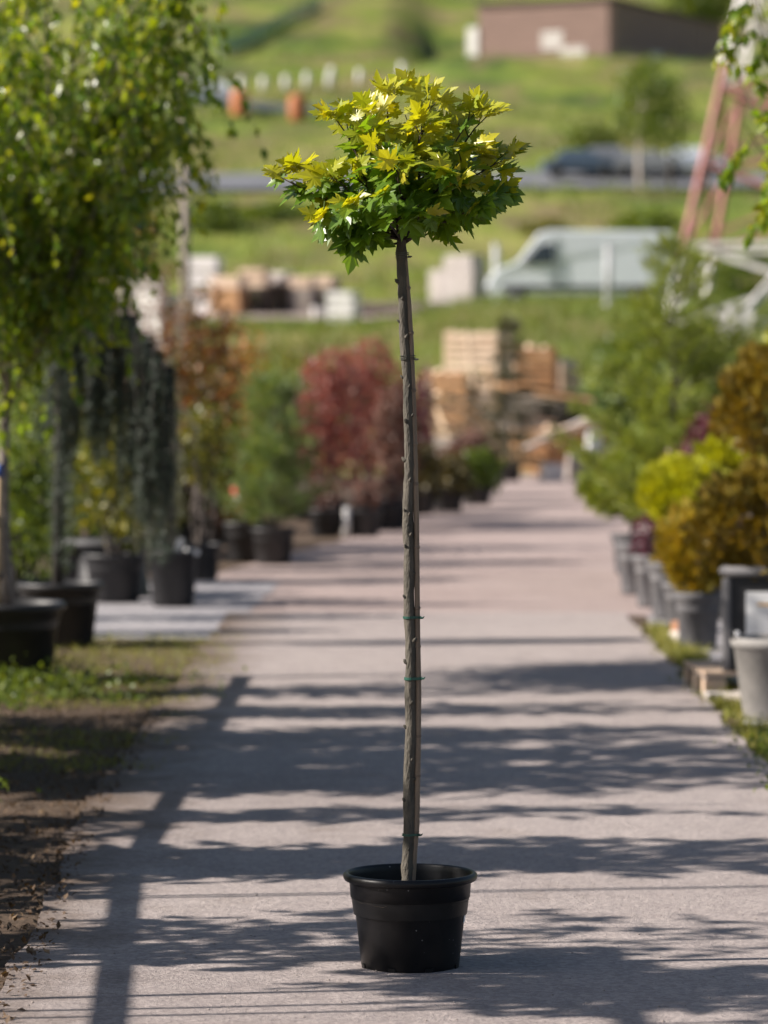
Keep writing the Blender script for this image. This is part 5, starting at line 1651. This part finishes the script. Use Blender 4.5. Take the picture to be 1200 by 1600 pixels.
far_tree(715, 286, 98, 50, 'small dark evergreen bush at the end of the hilltop row', 'leaf_green', 'bark_dark', bush=True, n=500)
far_tree(765, 287, 100, 60, 'dark evergreen bush in the middle of the hilltop row', 'needle_spruce', 'bark_dark', bush=True, n=500)
far_tree(812, 286, 97, 56, 'dark evergreen bush of the hilltop row next to the brown building', 'leaf_green', 'bark_dark', bush=True, n=500)
far_tree(1090, 345, -25, 120, 'big dark green tree behind the brown building', 'leaf_green', 'bark_dark', n=1500)
far_tree(1010, 178, 330, 120, 'rough green bush on the slope above the van', 'leaf_green', 'bark_dark', bush=True, n=900)
far_tree(850, 176, 345, 90, 'low olive bush on the slope above the van roof', 'leaf_mixed', 'bark_dark', bush=True, n=700)
far_tree(330, 183, 312, 130, 'wide dark bush under the hill road next to the wooden pole', 'leaf_green', 'bark_dark', bush=True, n=900)
far_tree(430, 186, 320, 120, 'dark bush under the hill road, further from the wooden pole', 'leaf_green', 'bark_dark', bush=True, n=800)
far_tree(1150, 150, 380, 150, 'large green bush between the pylon legs', 'leaf_green', 'bark_dark', bush=True, n=1200)
far_tree(985, 96, 520, 130, 'green bush on the bank between timber yard and tall conifer', 'leaf_green', 'bark_dark', bush=True, n=1500)
far_tree(945, 84, 600, 80, 'bluish green bush at the foot of the bank beside the pallets', 'needle_pine', 'bark_dark', bush=True, n=1200)
far_tree(1060, 90, 540, 160, 'dense green bush on the bank behind the tall conifer', 'leaf_green', 'bark_dark', bush=True, n=1500)
far_tree(215, 150, 330, 120, 'rust-tinged bush on the slope seen through the birch leaves', 'leaf_copper', 'bark_dark', bush=True, n=900)

# ================================================================== grass and litter
def tufts(name, pts, lo, hi, m_, label=None, n_per=5, spread=.03, lean=.5):
    P, D, S = [], [], []
    for (x, y, z, k) in pts:
        for q in range(n_per):
            P.append((x + random.gauss(0, spread), y + random.gauss(0, spread), z - .01))
            D.append((random.gauss(0, lean), random.gauss(0, lean), 1)); S.append(random.uniform(lo, hi) * k)
    o = obj(name, scatter_mesh(name, BLADE, P, D, rand_dirs(len(P)), S), m_, kind='stuff')
    if label: o['label'] = label; o['category'] = 'grass'
    return o

pts = []
for _ in range(1500):
    y = random.uniform(14.2, 25.6); x = RR + .10 + random.gauss(.04, .055) + (.08 if y < 17.5 else 0) * random.random()
    if mnoise.noise(Vector((y * 1.3, 2.2, 0))) > -.32: pts.append((x, y, .012, random.uniform(.4, 1.1)))
tufts('verge_grass', pts, .05, .11, 'grass_yellow', 'yellow-green weeds growing along the concrete edge by the pots', 6, .03, .6)
pts = []
for _ in range(4200):
    y = random.uniform(16.4, 24.8); x = random.uniform(-4.2, RL + .22)
    if mnoise.noise(Vector((y * .9, x * .9, 5))) > -.12 or y > 21: pts.append((x, y, .012, random.uniform(.5, 1.1)))
tufts('moss_grass', pts, .035, .075, 'grass_yellow', 'mossy grass patch beside the concrete near the birch pot', 6, .04, .9)
pts = []
for _ in range(420):
    y = random.uniform(19.4, 21.6); x = random.gauss(-2.25, .35)
    pts.append((x, y, .012, random.uniform(.6, 1.2)))
for _ in range(80):
    y = random.uniform(13.8, 15.5); x = random.uniform(-2.4, -1.75); pts.append((x, y, .012, random.uniform(.4, .8)))
for _ in range(90):
    y = random.uniform(15.2, 17.4); x = random.gauss(1.72, .07); pts.append((x, y, .012, random.uniform(.5, 1.0)))
P = np.array([(x, y, z + .03 * random.random()) for x, y, z, k in pts for _ in range(6)]) + np.concatenate([rng.normal(size=(len(pts) * 6, 2)) * .05, np.abs(rng.normal(size=(len(pts) * 6, 1))) * .05], 1)
w = leaf_cloud('weed_leaves', 'leaf_green', P, .034, None, OVAL, .9, .0)
tag(w, 'low dark green weeds around the birch pot and the concrete edge', 'weeds')
# leaf litter on the soil verge and a few crumbs on the road
pts = []
for _ in range(5200):
    y = random.uniform(9.5, 19.5)
    x = -1.2 - .16 * min(1, max(0, (y - 11) / 4)) + .10 - abs(random.gauss(0, .75))
    pts.append((x, y, ROADZ + .004 if x > -1.36 else .012))
l_ = leaf_cloud('leaf_litter', 'litter', np.array(pts), .024, None, OVAL, 2.2, 0)
tag(l_, 'dry brown leaf litter on the soil beside the concrete', 'litter')
# stones on the road
tv = [(1, 0, 0), (-.9, .1, 0), (.1, .95, 0), (0, -1, .05), (0.05, 0, .7), (0, 0, -.3)]
tf = [(0, 2, 4), (2, 1, 4), (1, 3, 4), (3, 0, 4), (2, 0, 5), (1, 2, 5), (3, 1, 5), (0, 3, 5)]
n_ = 2600
P = np.stack([rng.uniform(-1.3, 1.7, n_), 9.6 + 12 * rng.random(n_) ** 1.6, np.full(n_, ROADZ + .001)], 1)
D = rng.normal(size=(n_, 3)); D[:, 2] *= .1
me = scatter_mesh('road_grit', (tv, tf), P, D, np.tile([0, 0, 1.0], (n_, 1)) + .2 * rng.normal(size=(n_, 3)), .0014 + .0045 * rng.random(n_) ** 5)
M['grit'] = mat('grit', (.36, .31, .28), (.18, .15, .13), .9, 20)
tag(obj('road_grit', me, 'grit', kind='stuff'), 'scattered grit and small stones on the concrete road', 'grit')
# tall grass on the bank under the van and over the hill
pts = []
for _ in range(5200):
    y = random.uniform(100, 127); x = random.uniform(-9, 14)
    pts.append((x, y, terr(x, y), random.uniform(.6, 1.2)))
tufts('bank_grass', pts, .25, .55, 'grass_hill', 'fresh green grass on the bank below the van', 4, .2, .35)
pts = []
for _ in range(9000):
    y = 148 + 180 * random.random() ** 1.3; hw = .125 * y
    x = random.uniform(-hw, hw)
    if 198 < y < 209: continue
    if mnoise.noise(Vector((x * .11, y * .08, 7))) > -.15: pts.append((x, y, terr(x, y), random.uniform(.5, 1.3)))
tufts('hill_grass', pts, .35, .8, 'grass_hill', 'rough grass covering the hillside', 4, .3, .4)
